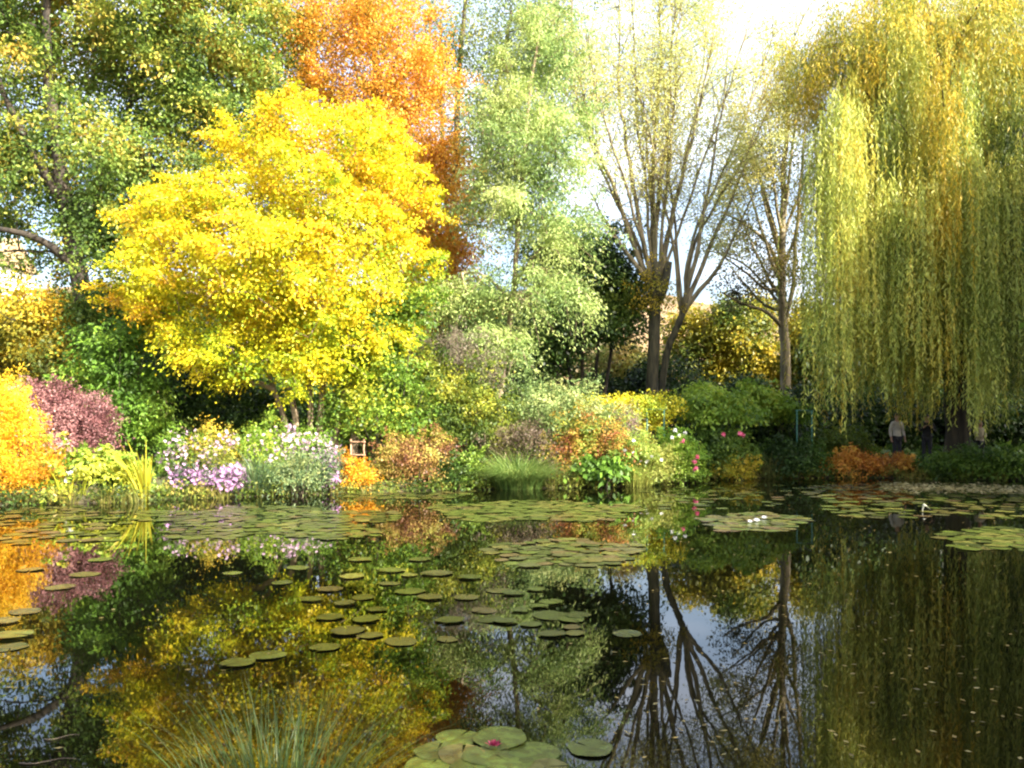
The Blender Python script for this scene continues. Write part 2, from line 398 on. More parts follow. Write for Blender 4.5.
b = bp(400, 33)
tree('orange_beech', b, 'tall copper orange tree rising right behind the bright yellow tree',
     [([b, *P3((395, 330, 33), (388, 200, 33), (375, 60, 33), (365, -40, 33))], .3, .08),
      (P3((392, 300, 33), (430, 230, 33), (450, 180, 33)), .12, .04)],
     [E(360, 30, 33, 75, 95), E(395, 120, 33, 55, 80), E(415, 210, 32.5, 50, 65), E(440, 270, 32.5, 33, 45), E(330, 60, 33, 45, 60), E(405, 330, 32, 30, 30, None, .5), E(312, 50, 33, 35, 50), E(425, 100, 33, 30, 60), E(452, 265, 32.3, 26, 48), E(440, 190, 32.6, 30, 50), E(470, 290, 32.3, 14, 22)],
     950, 95, .38, ORANGE, .115, .07, sprigs=120, shell=.6, hole=-.45, hscale=1.6, flat=.8, droop=.15, t0=.42, tnoise=.22, tscale=2)

d = 25.6
b = bp(318, d)
tree('yellow_tree', b, 'bright yellow broad crowned tree with several pale stems at the bank',
     [([bp(x0, d), *P3((x0 + dx * .3, 400, d), (x0 + dx, 300, d + .3 + .2 * k), (x0 + dx * 1.3, 200, d + .9))], r, .04) for k, (x0, dx, r) in
      enumerate([(300, -30, .11), (312, -8, .10), (318, 12, .12), (333, 28, .10), (352, 30, .13), (296, -60, .09)])],
     [E(305, 185, 26.0, 95, 75), E(215, 255, 25.6, 78, 70), E(328, 270, 25.0, 88, 82), E(160, 220, 25.8, 40, 36), E(388, 215, 26, 40, 62), E(230, 345, 24.8, 70, 50), E(285, 150, 26.4, 55, 40),
      E(350, 150, 26.4, 55, 45), E(165, 280, 25.4, 42, 45), E(310, 350, 24.6, 60, 42), E(265, 270, 23.6, 70, 60)],
     1350, 105, .26, YELLOW, .10, .066, bark=M_BARK_PALE, shell=.36, hole=-.38, hscale=1.25, sprigs=240, sprig_len=.7, flat=.6, droop=.15, t0=.5, tnoise=.22, tscale=1.8, tc=.2, up=.9,
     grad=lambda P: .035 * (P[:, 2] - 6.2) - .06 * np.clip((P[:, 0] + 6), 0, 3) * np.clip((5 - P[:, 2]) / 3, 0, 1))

b = bp(452, 37)
tree('poplar_tree', b, 'tall thin grey green tree with open crown between the orange tree and the pollard',
     [([b, *P3((453, 330, 37), (455, 200, 37), (458, 90, 37), (468, -20, 37))], .26, .08),
      (P3((455, 215, 37), (480, 180, 37), (497, 90, 37), (512, 10, 37)), .16, .06),
      (P3((450, 260, 37), (442, 130, 37.4), (440, 20, 37.4)), .13, .05)],
     [E(455, 40, 37, 45, 80), E(500, 50, 37, 50, 85), E(465, 150, 37, 40, 60), E(525, 20, 37.5, 45, 60), E(445, 230, 36.5, 30, 45), E(490, 120, 37, 60, 90), E(560, 60, 37.5, 50, 90), E(470, 210, 37, 45, 60)],
     620, 55, .55, [(.06, .10, .03), (.13, .19, .05), (.24, .30, .08), (.36, .36, .10)], .13, .07, sprigs=150, sprig_len=1.4, shell=.8, hole=-.45, flat=1., droop=.1, t0=.5, tc=.2)

b = bp(503, 29.5)
tree('locust_tree', b, 'pale green feathery tree with a slim bare pale trunk in front of dark tree',
     [([b, *P3((501, 385, 29.5), (507, 345, 29.5), (515, 270, 29.5), (520, 190, 29.5), (530, 100, 29.5), (540, 20, 29.5))], .14, .04),
      (P3((513, 285, 29.5), (540, 250, 29.2), (565, 235, 29)), .06, .03), (P3((511, 300, 29.5), (485, 275, 29.2), (462, 272, 29)), .06, .03)],
     [E(478, 292, 29.2, 42, 26), E(545, 275, 29, 32, 36), E(515, 205, 29.4, 55, 34), E(550, 130, 29.6, 45, 50), E(560, 222, 29.2, 38, 24), E(500, 335, 28.8, 32, 24), E(505, 100, 29.8, 40, 40), E(545, 45, 30, 40, 45), E(455, 300, 29.4, 26, 24), E(570, 285, 29, 22, 22), E(530, 160, 29.4, 60, 50)],
     720, 75, .36, PALEG, .14, .045, bark=M_BARK_PALE, sprigs=220, sprig_len=1.1, shell=.6, hole=-.35, hscale=1.3, flat=.35, droop=.55, t0=.5, up=.9)

b = bp(583, 35.5)
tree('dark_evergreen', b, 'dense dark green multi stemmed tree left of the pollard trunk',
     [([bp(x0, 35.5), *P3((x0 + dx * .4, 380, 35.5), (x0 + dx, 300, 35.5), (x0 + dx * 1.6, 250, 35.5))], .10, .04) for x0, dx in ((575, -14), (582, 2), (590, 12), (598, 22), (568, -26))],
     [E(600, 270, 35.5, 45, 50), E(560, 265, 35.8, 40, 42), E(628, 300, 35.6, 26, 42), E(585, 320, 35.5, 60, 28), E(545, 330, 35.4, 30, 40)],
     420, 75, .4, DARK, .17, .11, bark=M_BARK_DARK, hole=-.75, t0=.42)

# pollard willow with its fan of stems
d = 34.0; b = bp(652, d)
root = thing('pollard_willow', b, 'pollarded willow with thick dark trunk and fan of long upright stems', 'tree')
head = at(655, 275, d)
V, Fc = wood([([b, *P3((652, 400, d), (654, 340, d), (655, 300, d), (656, 262, d))], .27, .21),
              (P3((656, 300, d), (664, 285, d), (668, 262, d)), .22, .15),
              ([bp(661, d + .2), *P3((661, 395, d + .2), (667, 352, d), (676, 330, d - .2), (683, 312, d - .3))], .16, .13)], None)
raw_mesh('trunk', V, Fc, bark_mat('mossy ridged bark', (.014, .014, .008), (.085, .075, .04), 7), root)
stems = [P3((650, 280, d), (637, 253, d), (615, 190, d), (589, 123, d - .5), (575, 57, d - .6), (571, -10, d - .6)),
         P3((653, 278, d), (644, 250, d), (629, 160, d), (619, 83, d + .3), (620, -20, d + .4)),
         P3((656, 275, d), (654, 250, d), (662, 167, d), (670, 100, d), (673, 33, d), (678, -40, d)),
         P3((655, 275, d), (655, 253, d), (654, 167, d + .6), (660, 50, d + 1), (658, -30, d + 1)),
         P3((660, 275, d), (669, 233, d), (682, 180, d - .4), (700, 100, d - .8), (714, 30, d - 1)),
         P3((648, 280, d), (634, 262, d), (606, 220, d + .5), (590, 190, d + .8)),
         P3((683, 312, d - .3), (687, 290, d - .3), (697, 250, d - .6), (712, 170, d - 1), (728, 70, d - 1.2)),
         P3((683, 312, d - .3), (697, 296, d - .4), (722, 262, d - .8), (745, 215, d - 1.2), (760, 180, d - 1.4)),
         P3((684, 308, d - .3), (700, 270, d), (725, 215, d + .4), (748, 150, d + .8), (765, 90, d + 1))]
for k in range(13):
    f = -1 + 2 * ((k * 5) % 13) / 12 + rng.normal() * .08; dep = rng.uniform(-1.6, 1.6); top = rng.uniform(-60, 90); x0 = 656 + 9 * f
    if k % 3 == 2: x0 = 683 + 3 * f; 
    x1 = x0 + f * 100 + (25 if k % 3 == 2 else 0)
    stems.append(P3((x0, 283 if k % 3 != 2 else 312, d), (x0 + f * 12, 240, d + dep * .2), (x0 + (x1 - x0) * .62, 130, d + dep * .7), (x1, top, d + dep)))
allpts = []
for k, st in enumerate(stems):
    V, Fc = [], []; p, s_ = smooth_path(st, .5, .05); r0 = (.10 if k < 9 else .06) * rng.uniform(.85, 1.1)
    tube_into(V, Fc, p, r0 * (1 - s_) + .016, 7)
    tw = []
    for i in range(3, len(p) - 1):                    # side shoots
        for q in range(3):
            if rng.random() < .75 and s_[i] > .25:
                L = rng.uniform(.8, 2.6) * (1.2 - .4 * s_[i]); dirv = unit(unit(p[i + 1] - p[i]) * .9 + rng.normal(size=3) * .6)
                f = np.linspace(0, 1, 5)[:, None]; sh = p[i] + dirv * L * f + np.array([0, 0, -.1]) * f * f * L
                tube_into(V, Fc, sh, np.linspace(.018, .006, 5), 4); tw.append(sh)
    raw_mesh('limb', V, Fc, M_LIMB, root); allpts += tw
s = Soup(); TW = np.array([t[j] for t in allpts for j in (2, 3, 4)])
TW = TW[rng.random(len(TW)) < np.clip(.62 + .05 * (TW[:, 2] - 11), .3, .95)]
foliage(s, TW, 30, .32, PGOLD, .12, .042, flat=1.2, droop=.2, up=.4, t0=.6, tnoise=.15, tscale=4)
veil = ell_points([E(600, 95, d, 42, 105, 1.6), E(665, 60, d, 70, 110, 2), E(735, 120, d - .6, 42, 90, 1.6), E(700, 10, d, 90, 60, 2)], 620, .9, -.35, 1.6)
foliage(s, veil, 26, .34, PGOLD, .12, .042, flat=1.1, droop=.1, up=.4, t0=.6, tnoise=.15, tscale=4)
epi = at(657, 290, d - .4) + rng.normal(size=(46, 3)) * np.array([.45, .35, .6])           # tuft of shoots on the head
foliage(s, epi, 26, .16, GOLDG, .12, .06, t0=.75, flat=1)
s.build('crown', M_LEAF, root)

# limbed tree beside the weeping willow
d = 38.5; b = bp(786, d)
root = thing('alder_tree', b, 'grey trunked tree with open dark branches against the sky beside weeping willow', 'tree')
T = [([b, *P3((786, 400, d), (784, 330, d), (781, 270, d), (783, 200, d), (787, 120, d), (790, 60, d))], .27, .06),
     (P3((784, 328, d), (768, 312, d - .2), (745, 304, d - .5), (722, 292, d - .8)), .10, .035),
     (P3((781, 275, d), (770, 247, d), (748, 226, d), (722, 212, d)), .11, .04),
     (P3((782, 258, d), (770, 210, d), (757, 172, d), (748, 140, d)), .12, .04),
     (P3((785, 318, d), (793, 288, d), (796, 240, d), (801, 180, d), (806, 120, d)), .11, .05),
     (P3((783, 235, d), (797, 200, d + .4), (815, 160, d + .6)), .09, .04),
     (P3((784, 310, d), (765, 285, d + .5), (742, 262, d + .8), (722, 255, d + 1)), .08, .03)]
for y0, x1, y1, x2, y2, dz in ((300, 755, 250, 728, 190, .8), (285, 760, 225, 738, 150, -.8), (262, 762, 190, 745, 110, .6), (240, 772, 170, 765, 80, -.6), (290, 748, 275, 716, 250, -.6), (270, 800, 215, 818, 130, .5), (225, 792, 150, 802, 60, -.5), (310, 752, 292, 730, 268, .9)):
    T.append((P3((783, y0, d), ((783 + x1) / 2, (y0 + y1) / 2 + 6, d + dz * .4), (x1, y1, d + dz * .7), (x2, y2, d + dz)), .085, .025))
ells = [E(745, 235, d, 45, 55), E(770, 165, d, 50, 60), E(812, 180, d, 40, 75), E(735, 290, d, 28, 22), E(790, 90, d, 50, 50)]
C = ell_points(ells + [E(775, 270, d, 55, 45)], 640, .75)
V, Fc = wood(T, C[:520], tip=.009, power=.46, lift=.12); raw_mesh('trunk', V, Fc, M_LIMB, root)
s = Soup(); foliage(s, C, 20, .3, [(.05, .05, .018), (.10, .10, .03), (.20, .17, .04), (.34, .27, .05)], .13, .085, t0=.35, flat=.8)
foliage(s, ell_points([E(722, 190, d - 1, 30, 28), E(745, 150, d - 1, 45, 45), E(720, 245, d - 1, 26, 24), E(785, 110, d, 40, 60)], 230, .7), 36, .3, PGOLD, .13, .06, t0=.7)
s.build('crown', M_LEAF, root)

# weeping willow
d = 29.5; b = bp(958, d)
root = thing('weeping_willow', b, 'large weeping willow trailing golden green strands to the water', 'tree')
V, Fc = wood([([b, *P3((956, 380, d), (948, 300, d), (940, 200, d), (930, 90, d), (925, -10, d))], .42, .10),
              (P3((946, 290, d), (905, 200, d - 1), (860, 130, d - 1.8), (838, 105, d - 2.2)), .2, .05),
              (P3((946, 300, d), (985, 210, d - 1.6), (1010, 150, d - 2.6), (1030, 130, d - 3)), .2, .05),
              (P3((942, 230, d), (900, 130, d + 1), (850, 50, d + 1), (815, 50, d + 1)), .16, .05),
              (P3((940, 210, d), (980, 110, d + .8), (1040, 40, d + 1), (1090, 60, d + 1)), .17, .05)], None)
raw_mesh('trunk', V, Fc, M_BARK_DARK, root)
s = Soup(); tw_V, tw_F = [], []
SUNLIT_FRESH = [(.12, .17, .03), (.28, .34, .06), (.44, .48, .10), (.58, .52, .09), (.62, .42, .05)]  # lighter willow greens, with the sun on the strands put into the colour
def cascade(px, py, dd, ybot, wid, n, t0, step=.065, thick=.03, stops=None):
    """one hanging bundle: strands that leave an arching bough and fall"""
    c = at(px, py, dd); zb = at(px, ybot, dd)[2]
    for k in range(n):
        st = c + rng.normal(size=3) * np.array([wid, wid * .9, .35]); L = max(.8, (st[2] - zb) * rng.uniform(.62, 1.04))
        m = int(L / step); f = np.linspace(0, 1, m)
        out = rng.normal(size=2) * .28; sway = rng.normal(size=2) * .06; ph = rng.uniform(0, 6, 2)
        P = np.stack([st[0] + out[0] * (1 - np.exp(-3 * f)) + sway[0] * np.sin(f * 5 + ph[0]), st[1] + out[1] * (1 - np.exp(-3 * f)) + sway[1] * np.sin(f * 5 + ph[1]),
                      st[2] + .25 * np.sin(np.minimum(f * 6, 3.14)) - L * f], 1)
        jt = rng.normal(size=P.shape); jt[:, 2] *= .5
        ax = unit(jt * .42 + np.array([0, 0, -1])); nr = unit(rng.normal(size=P.shape) * np.array([1, 1, .3]))
        t = t0 + .12 * rng.normal() + .08 * rng.normal(size=m) + .10 * lown(P, 2.5)
        leaves(s, P + jt * .035, ax, nr, .17, thick, pal(t, stops or WILLOW) * rng.uniform(.7, 1.25, (m, 1)))
# boughs arch out of the crown; bundles of strands fall from their outer ends
bV, bF = [], []
for k in range(84):
    a_ = 6.28 * k / 84 * 1.618 + rng.normal() * .1; r_ = rng.uniform(.45, 1.0); cx = 946 + 138 * r_ * math.cos(a_); dd = d + 4.7 * r_ * math.sin(a_)
    y = 150 - 150 * (1 - r_) + rng.normal() * 45 - 20; base_t = rng.choice([.28, .4, .5, .62, .72]); pal_ = SUNLIT_FRESH if rng.random() < .45 else WILLOW
    tip_ = at(cx, y, dd); st_ = at(946 + rng.normal() * 12, min(300, y + 130), d); mid_ = (st_ + tip_) / 2 + np.array([0, 0, 1.6])
    f = np.linspace(0, 1, 9)[:, None]; bq = (1 - f) ** 2 * st_ + 2 * f * (1 - f) * mid_ + f * f * tip_
    tube_into(bV, bF, bq, np.linspace(.07, .015, 9), 5)
    for q in range(5):
        p_ = bq[8 - q] + rng.normal(size=3) * np.array([.3, .3, .15]); px_, py_ = 512 + p_[0] / p_[1] * F, YH - (p_[2] - H) / p_[1] * F
        yb = rng.choice([rng.uniform(210, 320), rng.uniform(330, 400), rng.uniform(375, 425)]); yb = max(yb, py_ + 90)
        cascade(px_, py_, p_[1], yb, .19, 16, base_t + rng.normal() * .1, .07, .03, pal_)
raw_mesh('limb', bV, bF, M_BARK_DARK, root)
# tousled golden top
top = ell_points([E(945, 40, d, 135, 85, 4.2), E(1010, 60, d - .5, 90, 90, 3.6), E(870, 60, d, 75, 60, 3.4), E(815, 75, d + 1, 50, 45, 2)], 1500, .45, -.55, 2.)
foliage(s, top, 60, .3, WILLOW, .17, .032, flat=1.3, droop=.5, up=.1, down=1.5, t0=.74, tnoise=.2, tscale=2.5)
for k in range(12):                                         # the front wall of the curtain
    x = rng.uniform(865, 1060); cascade(x, rng.uniform(90, 230), rng.uniform(25.6, 27.5), rng.uniform(340, 418), .22, 20, rng.choice([.2, .35, .5, .68]), .07)
# the bright cascades, their sunlight put into the lighter leaf tint
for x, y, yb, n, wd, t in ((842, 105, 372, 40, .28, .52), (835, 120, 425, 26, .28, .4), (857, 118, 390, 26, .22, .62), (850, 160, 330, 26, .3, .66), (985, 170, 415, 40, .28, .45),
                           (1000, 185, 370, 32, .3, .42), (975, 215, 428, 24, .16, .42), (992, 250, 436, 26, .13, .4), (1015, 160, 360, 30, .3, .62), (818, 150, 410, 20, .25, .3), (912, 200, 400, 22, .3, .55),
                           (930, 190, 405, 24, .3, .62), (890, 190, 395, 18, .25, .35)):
    cascade(x, y, 24.9 + rng.uniform(0, 1.2), yb, wd, n, t, .06, .034, SUNLIT_FRESH)
s.build('crown', M_LEAF, root)

# trees further back
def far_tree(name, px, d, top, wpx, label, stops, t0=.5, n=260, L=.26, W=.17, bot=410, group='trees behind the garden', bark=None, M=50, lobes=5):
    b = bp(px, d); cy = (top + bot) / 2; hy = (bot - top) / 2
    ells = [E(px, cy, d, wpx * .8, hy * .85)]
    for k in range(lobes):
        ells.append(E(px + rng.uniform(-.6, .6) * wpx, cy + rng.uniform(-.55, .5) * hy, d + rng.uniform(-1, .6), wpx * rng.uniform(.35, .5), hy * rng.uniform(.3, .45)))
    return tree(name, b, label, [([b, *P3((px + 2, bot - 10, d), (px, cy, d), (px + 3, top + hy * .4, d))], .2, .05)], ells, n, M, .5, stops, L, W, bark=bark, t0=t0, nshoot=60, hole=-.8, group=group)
far_tree('golden_tree', 692, 46, 292, 42, 'golden green bushy tree seen between the pollard stems', GOLDG, .5, L=.2, W=.13)
far_tree('golden_tree', 742, 45, 288, 52, 'broad golden green tree left of the grey forked trunk', [(.05, .09, .014), (.13, .16, .018), (.28, .25, .02), (.46, .34, .03)], .5, 340, L=.2, W=.13)
far_tree('golden_tree', 808, 45.5, 285, 30, 'golden tree half hidden by left edge of the weeping willow', GOLDG, .6, L=.2, W=.13)
far_tree('pale_thicket_tree', 622, 44, 330, 40, 'pale yellow green thicket seen left of the pollard trunk', [(.10, .15, .03), (.24, .28, .06), (.42, .42, .10), (.5, .36, .12)], .55, 240, L=.18, W=.12)
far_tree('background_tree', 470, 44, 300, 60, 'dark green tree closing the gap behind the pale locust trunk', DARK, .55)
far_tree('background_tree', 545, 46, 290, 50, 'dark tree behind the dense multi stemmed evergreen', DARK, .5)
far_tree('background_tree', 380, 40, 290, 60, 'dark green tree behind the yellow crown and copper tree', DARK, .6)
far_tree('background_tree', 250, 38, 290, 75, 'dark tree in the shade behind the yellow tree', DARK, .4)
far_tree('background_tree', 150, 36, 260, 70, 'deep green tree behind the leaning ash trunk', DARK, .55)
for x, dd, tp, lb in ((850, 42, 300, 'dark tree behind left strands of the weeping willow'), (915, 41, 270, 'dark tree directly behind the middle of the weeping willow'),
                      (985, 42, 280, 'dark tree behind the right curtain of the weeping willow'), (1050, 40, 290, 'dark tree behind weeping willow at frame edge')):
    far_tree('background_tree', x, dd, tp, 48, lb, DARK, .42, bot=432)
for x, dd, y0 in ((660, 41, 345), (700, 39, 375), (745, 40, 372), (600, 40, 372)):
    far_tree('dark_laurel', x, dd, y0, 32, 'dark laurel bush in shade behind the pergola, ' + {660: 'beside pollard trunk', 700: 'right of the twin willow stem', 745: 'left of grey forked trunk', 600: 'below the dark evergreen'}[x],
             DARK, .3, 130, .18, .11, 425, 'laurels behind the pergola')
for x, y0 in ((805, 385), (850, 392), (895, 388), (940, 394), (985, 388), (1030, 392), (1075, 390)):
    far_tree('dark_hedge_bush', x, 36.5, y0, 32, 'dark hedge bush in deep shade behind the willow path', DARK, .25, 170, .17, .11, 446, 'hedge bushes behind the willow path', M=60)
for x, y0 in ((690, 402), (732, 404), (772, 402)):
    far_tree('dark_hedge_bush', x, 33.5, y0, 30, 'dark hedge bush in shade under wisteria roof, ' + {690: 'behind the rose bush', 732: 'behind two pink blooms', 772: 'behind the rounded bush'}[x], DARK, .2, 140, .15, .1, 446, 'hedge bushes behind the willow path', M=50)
# yellow tree and dark shrub at the far left
b = bp(40, 29.5)
tree('golden_hazel', b, 'small golden leaved tree below the ash branches at left edge', [([b, *P3((42, 380, 29.5), (38, 330, 29.5), (36, 290, 29.5))], .09, .03)],
     [E(35, 320, 29.5, 60, 48), E(-20, 350, 29.5, 40, 45), E(70, 365, 29, 40, 40)], 420, 60, .32, [(.08, .11, .02), (.26, .24, .03), (.48, .36, .03), (.55, .36, .03)], .13, .09, t0=.5)
far_tree('background_tree', 5, 40, 285, 55, 'dull green tree at the left edge in front of the cottage', GREEN, .45, bot=430)
for x, y0, dd in ((215, 370, 32), (265, 375, 33), (315, 372, 32.5), (365, 378, 33), (415, 372, 34), (465, 378, 34), (515, 380, 35), (560, 385, 36.5)):
    far_tree('understorey_bush', x, dd, y0, 34, 'dark leafy bush in the shade behind bank shrubs, ' + {215: 'left under yellow crown', 265: 'left of the pale stems', 315: 'straight behind pale stems', 365: 'right of the pale stems', 415: 'under the copper tree', 465: 'left of locust trunk', 515: 'right of locust trunk', 560: 'under the dark evergreen'}[x],
             GREEN, .15, 150, .16, .1, 440, 'bushes in the shade under the trees')
# trees that stand on the right bank and shade it
for x, y, h, lb in ((19.3, 21.0, 16, 'leafy bank tree just outside the right willow curtain'), (20.8, 17, 18, 'leafy bank tree, second from the willow'), (24.5, 14.5, 18, 'tall leafy tree on the right bank near the pond end'), (23.8, 21.5, 18, 'leafy tree on the right bank behind the two others'), (27, 26, 18, 'leafy tree on the right bank, farthest from the water'),
                    (13, -3.5, 13, 'leafy tree on the near bank, closest to the camera'), (20, -2.5, 14, 'leafy tree on the near bank, farther from the camera'), (9, -8, 13, 'leafy tree behind the camera on the near lawn')):
    b = np.array((x, y, ground_z(x, y) - .1))
    tree('bank_tree', b, lb, [([b, b + np.array((.2, 0, 4)), b + np.array((0, .2, h * .8))], .3, .1)],
         [(b + np.array((0, 0, h * .58)), np.array((3.7, 3.7, h * .40))), (b + np.array((.5, .5, h * .36)), np.array((3, 3, 3)))], 420, 60, .6, GREEN, .3, .2, nshoot=60, group='trees on the right bank')

# ------------------------------------------------------------------ shrubs and flowers
def shrub(name, px, d, label, ells, n, M, rc, stops, L, W, group=None, cat='shrub', nstem=24, bark=None, flowers=None, shell=.55, hole=-.9, **kw):
    b = bp(px, d); root = thing(name, b, label, cat, group)
    C = ell_points(ells, n, shell, hole, 1.0)
    C = C + rng.normal(size=C.shape) * .09; C[:, 2] = np.maximum(C[:, 2], .12)
    s = Soup(); foliage(s, C, M, rc, stops, L, W, **kw)
    topz = np.quantile(C[:, 2], .45); S_ = C[C[:, 2] > topz]; S_ = S_[rng.integers(len(S_), size=max(14, n // 7))]; sv = []
    for p_ in S_:                                            # shoots that stick out of the mass
        u_ = unit((p_ - C.mean(0)) * np.array([.6, .6, .3]) + rng.normal(size=3) * .25 + np.array([0, 0, .55])); l_ = rng.uniform(.25, .7) * min(1.2, .35 + .35 * (C[:, 2].max() - C[:, 2].min()))
        sv.append(p_ + u_ * l_ * np.linspace(.3, 1, 4)[:, None] + np.array([0, 0, -.12]) * (np.linspace(.3, 1, 4)[:, None] ** 2) * l_)
    foliage(s, np.concatenate(sv), max(6, M // 3), rc * .4, stops, L, W, **kw); s.build('foliage', M_LEAF, root)
    V, Fc = [], []
    for k in range(nstem):
        t = C[rng.integers(len(C))]; st = np.array([b[0] + (t[0] - b[0]) * .45 + rng.normal() * .08, b[1] + (t[1] - b[1]) * .4, b[2] + .02])
        st[2] = max(0, ground_z(st[0], st[1])) - .05
        f = np.linspace(0, 1, 5)[:, None]; ctrl = st + (t - st) * np.array([.25, .25, .6])
        tube_into(V, Fc, (1 - f) ** 2 * st + 2 * f * (1 - f) * ctrl + f * f * t, np.linspace(.022, .006, 5), 4)
    if nstem: raw_mesh('stem', V, Fc, bark or M_BARK, root)
    return root, C

def blades_into(soup, base, n, L, spread, wd, stops, rad=.15, lean=(0, 0), segs=5, bend=1.0, t0=.5):
    base = np.asarray(base, float)
    for k in range(n):
        a_ = rng.uniform(0, 6.28); r_ = rad * math.sqrt(rng.random()); p = base + np.array([math.cos(a_) * r_, math.sin(a_) * r_, 0])
        a2 = a_ + rng.normal() * .5; sp = spread * (.25 + .75 * r_ / max(rad, .01)) * rng.uniform(.4, 1.2); l = L * rng.uniform(.6, 1.1)
        f = np.linspace(0, 1, segs); h = np.array([math.cos(a2), math.sin(a2)]) * sp + np.array(lean)
        hx = f ** (1 + bend * .6)
        P = np.stack([p[0] + h[0] * l * hx, p[1] + h[1] * l * hx, p[2] + l * (f - .42 * min(sp, 1.1) * bend * f ** 2.2)], 1)
        side = unit(np.array([-h[1] + rng.normal() * .3, h[0] + rng.normal() * .3, 0.0])); wv_ = wd * rng.uniform(.7, 1.2) * (1 - f ** 2.5) * np.minimum(1, .55 + f * 2) * .5 + wd * .03
        V = np.concatenate([P - side * wv_[:, None], P + side * wv_[:, None]])
        Q = [(i, i + 1, segs + i + 1, segs + i) for i in range(segs - 1)]
        tt = pal(t0 + .16 * rng.normal() + .12 * (f - .5), stops) * rng.uniform(.8, 1.2)
        soup.add(V, Q, np.concatenate([tt, tt]))

def grass_tuft(name, px, d, label, n, L, spread, wd, stops, rad, group=None, z=None, lean=(0, 0), cat='grass plant', t0=.5, bend=1.):
    b = bp(px, d)
    if z is not None: b[2] = z
    s = Soup(); blades_into(s, b, n, L, spread, wd, stops, rad, lean, t0=t0, bend=bend)
    root = thing(name, b, label, cat, group); s.build('blade', M_LEAF, root)['kind'] = 'stuff'
    return root

def petals_into(soup, P, size, stops, nrm_bias=(0, -.5, .6), npet=6):
    n = len(P); nr = unit(rng.normal(size=(n, 3)) * .7 + np.array(nrm_bias)); u = unit(np.cross(nr, rng.normal(size=(n, 3)))); v = np.cross(nr, u)
    for k in range(npet):
        a_ = 2 * np.pi * k / npet; ax = u * math.cos(a_) + v * math.sin(a_) + nr * .25
        leaves(soup, P + ax * size * .45, ax, nr, size, size * .62, pal(rng.random(n), stops))

def aster(px, d, label, ells, n, stops, size, nflow, fol, group, t0=.4, lower=None):
    root, C = shrub('aster', px, d, label, ells, n, 26, .14, fol, .09, .03, group, 'flowers', 30, flat=.9, t0=t0)
    s = Soup(); fe = lower or ells
    P = ell_points(fe, int(nflow * 1.5), .25); base = P[rng.integers(len(P), size=nflow * 4)]; PP = base + rng.normal(size=base.shape) * .075
    petals_into(s, PP, size, stops); s.build('blossom', M_PETAL, root)['kind'] = 'stuff'
    return root

LILAC = [(.36, .18, .37), (.46, .26, .46), (.54, .35, .52)]
PINKW = [(.42, .25, .39), (.52, .36, .47), (.60, .47, .54)]
SAGE = [(.05, .09, .04), (.10, .17, .07), (.20, .28, .11), (.30, .36, .15)]

# orange feathery shrub at the left edge
FIRE = [(.42, .17, .03), (.62, .30, .02), (.72, .42, .02), (.72, .50, .03)]
shrub('orange_swamp_cypress', 5, 20.4, 'fiery orange and yellow feathery shrub at the left water edge', [E(0, 455, 20.4, 48, 48), E(-12, 415, 20.5, 30, 42), E(8, 425, 20.4, 20, 36), E(30, 470, 20.2, 26, 28), E(-40, 430, 20.6, 45, 60)],
      620, 60, .15, FIRE, .10, .022, up=.2, flat=1.1, down=-.3, t0=.5, tnoise=.2, tscale=1.4, grad=lambda P: .22 * (P[:, 2] - .9))
shrub('barberry', 65, 22.4, 'dark red purple barberry bush behind the orange shrub', [E(60, 420, 22.4, 44, 38), E(40, 400, 22.4, 28, 24), E(88, 432, 22.2, 32, 28), E(70, 452, 22, 45, 18)],
      330, 55, .17, [(.11, .045, .045), (.22, .095, .095), (.33, .17, .16), (.45, .27, .24)], .075, .045, up=.4, flat=.7, t0=.45, hole=-.6)
V, Fc = [], []
# arching sprays of the barberry
rt = thing('barberry', bp(95, 22.2), 'low barberry with long red arching sprays pointing right', 'shrub'); s = Soup()
for k in range(26):
    p0 = at(80 + rng.uniform(-35, 10), 430 + rng.uniform(-20, 20), 22.2); f = np.linspace(0, 1, 9)[:, None]; L = rng.uniform(.6, 1.35); dv = np.array([rng.uniform(.3, 1), rng.uniform(-.4, .4), rng.uniform(.05, .8)])
    p = p0 + unit(dv) * L * f + np.array([0, 0, -.35]) * f * f * L; tube_into(V, Fc, p, np.linspace(.012, .004, 9), 4)
    foliage(s, p, 14, .05, [(.2, .09, .09), (.32, .16, .16), (.44, .27, .25)], .07, .04, flat=1)
raw_mesh('stem', V, Fc, M_BARK, rt); s.build('foliage', M_LEAF, rt)

LIME = [(.08, .16, .02), (.16, .28, .03), (.27, .39, .045), (.42, .44, .05)]
r_, C = shrub('leafy_perennial', 95, 20.9, 'lime green leafy perennials with white flowers beside the orange shrub', [E(85, 475, 20.9, 40, 26), E(120, 478, 20.9, 28, 24), E(62, 462, 21.2, 22, 18)], 230, 34, .13, LIME, .13, .07, t0=.45, cat='plant')
for px, py in ((66, 480), (75, 469), (70, 474), (52, 466)):
    s = Soup(); petals_into(s, at(px, py, 20.4) + rng.normal(size=(4, 3)) * .03, .07, [(.7, .7, .75), (.85, .85, .85)]); s.build('flower', M_PETAL, r_)
s = Soup(); SWORD = [(.18, .26, .02), (.34, .38, .03), (.50, .44, .04), (.42, .26, .05)]
ir = thing('iris_clump', bp(145, 20.75), 'tall yellowing sword leaved clump at the water edge', 'plant')
blades_into(s, bp(145, 20.7) + np.array([0, -.1, 0]), 34, 1.55, .55, .055, SWORD, .16, (-.22, 0), 7, .8, .55); s.build('blade', M_LEAF, ir)
s = Soup(); ir2 = thing('iris_clump', bp(70, 20.2), 'short green sword leaves in front of the lime perennials', 'plant')
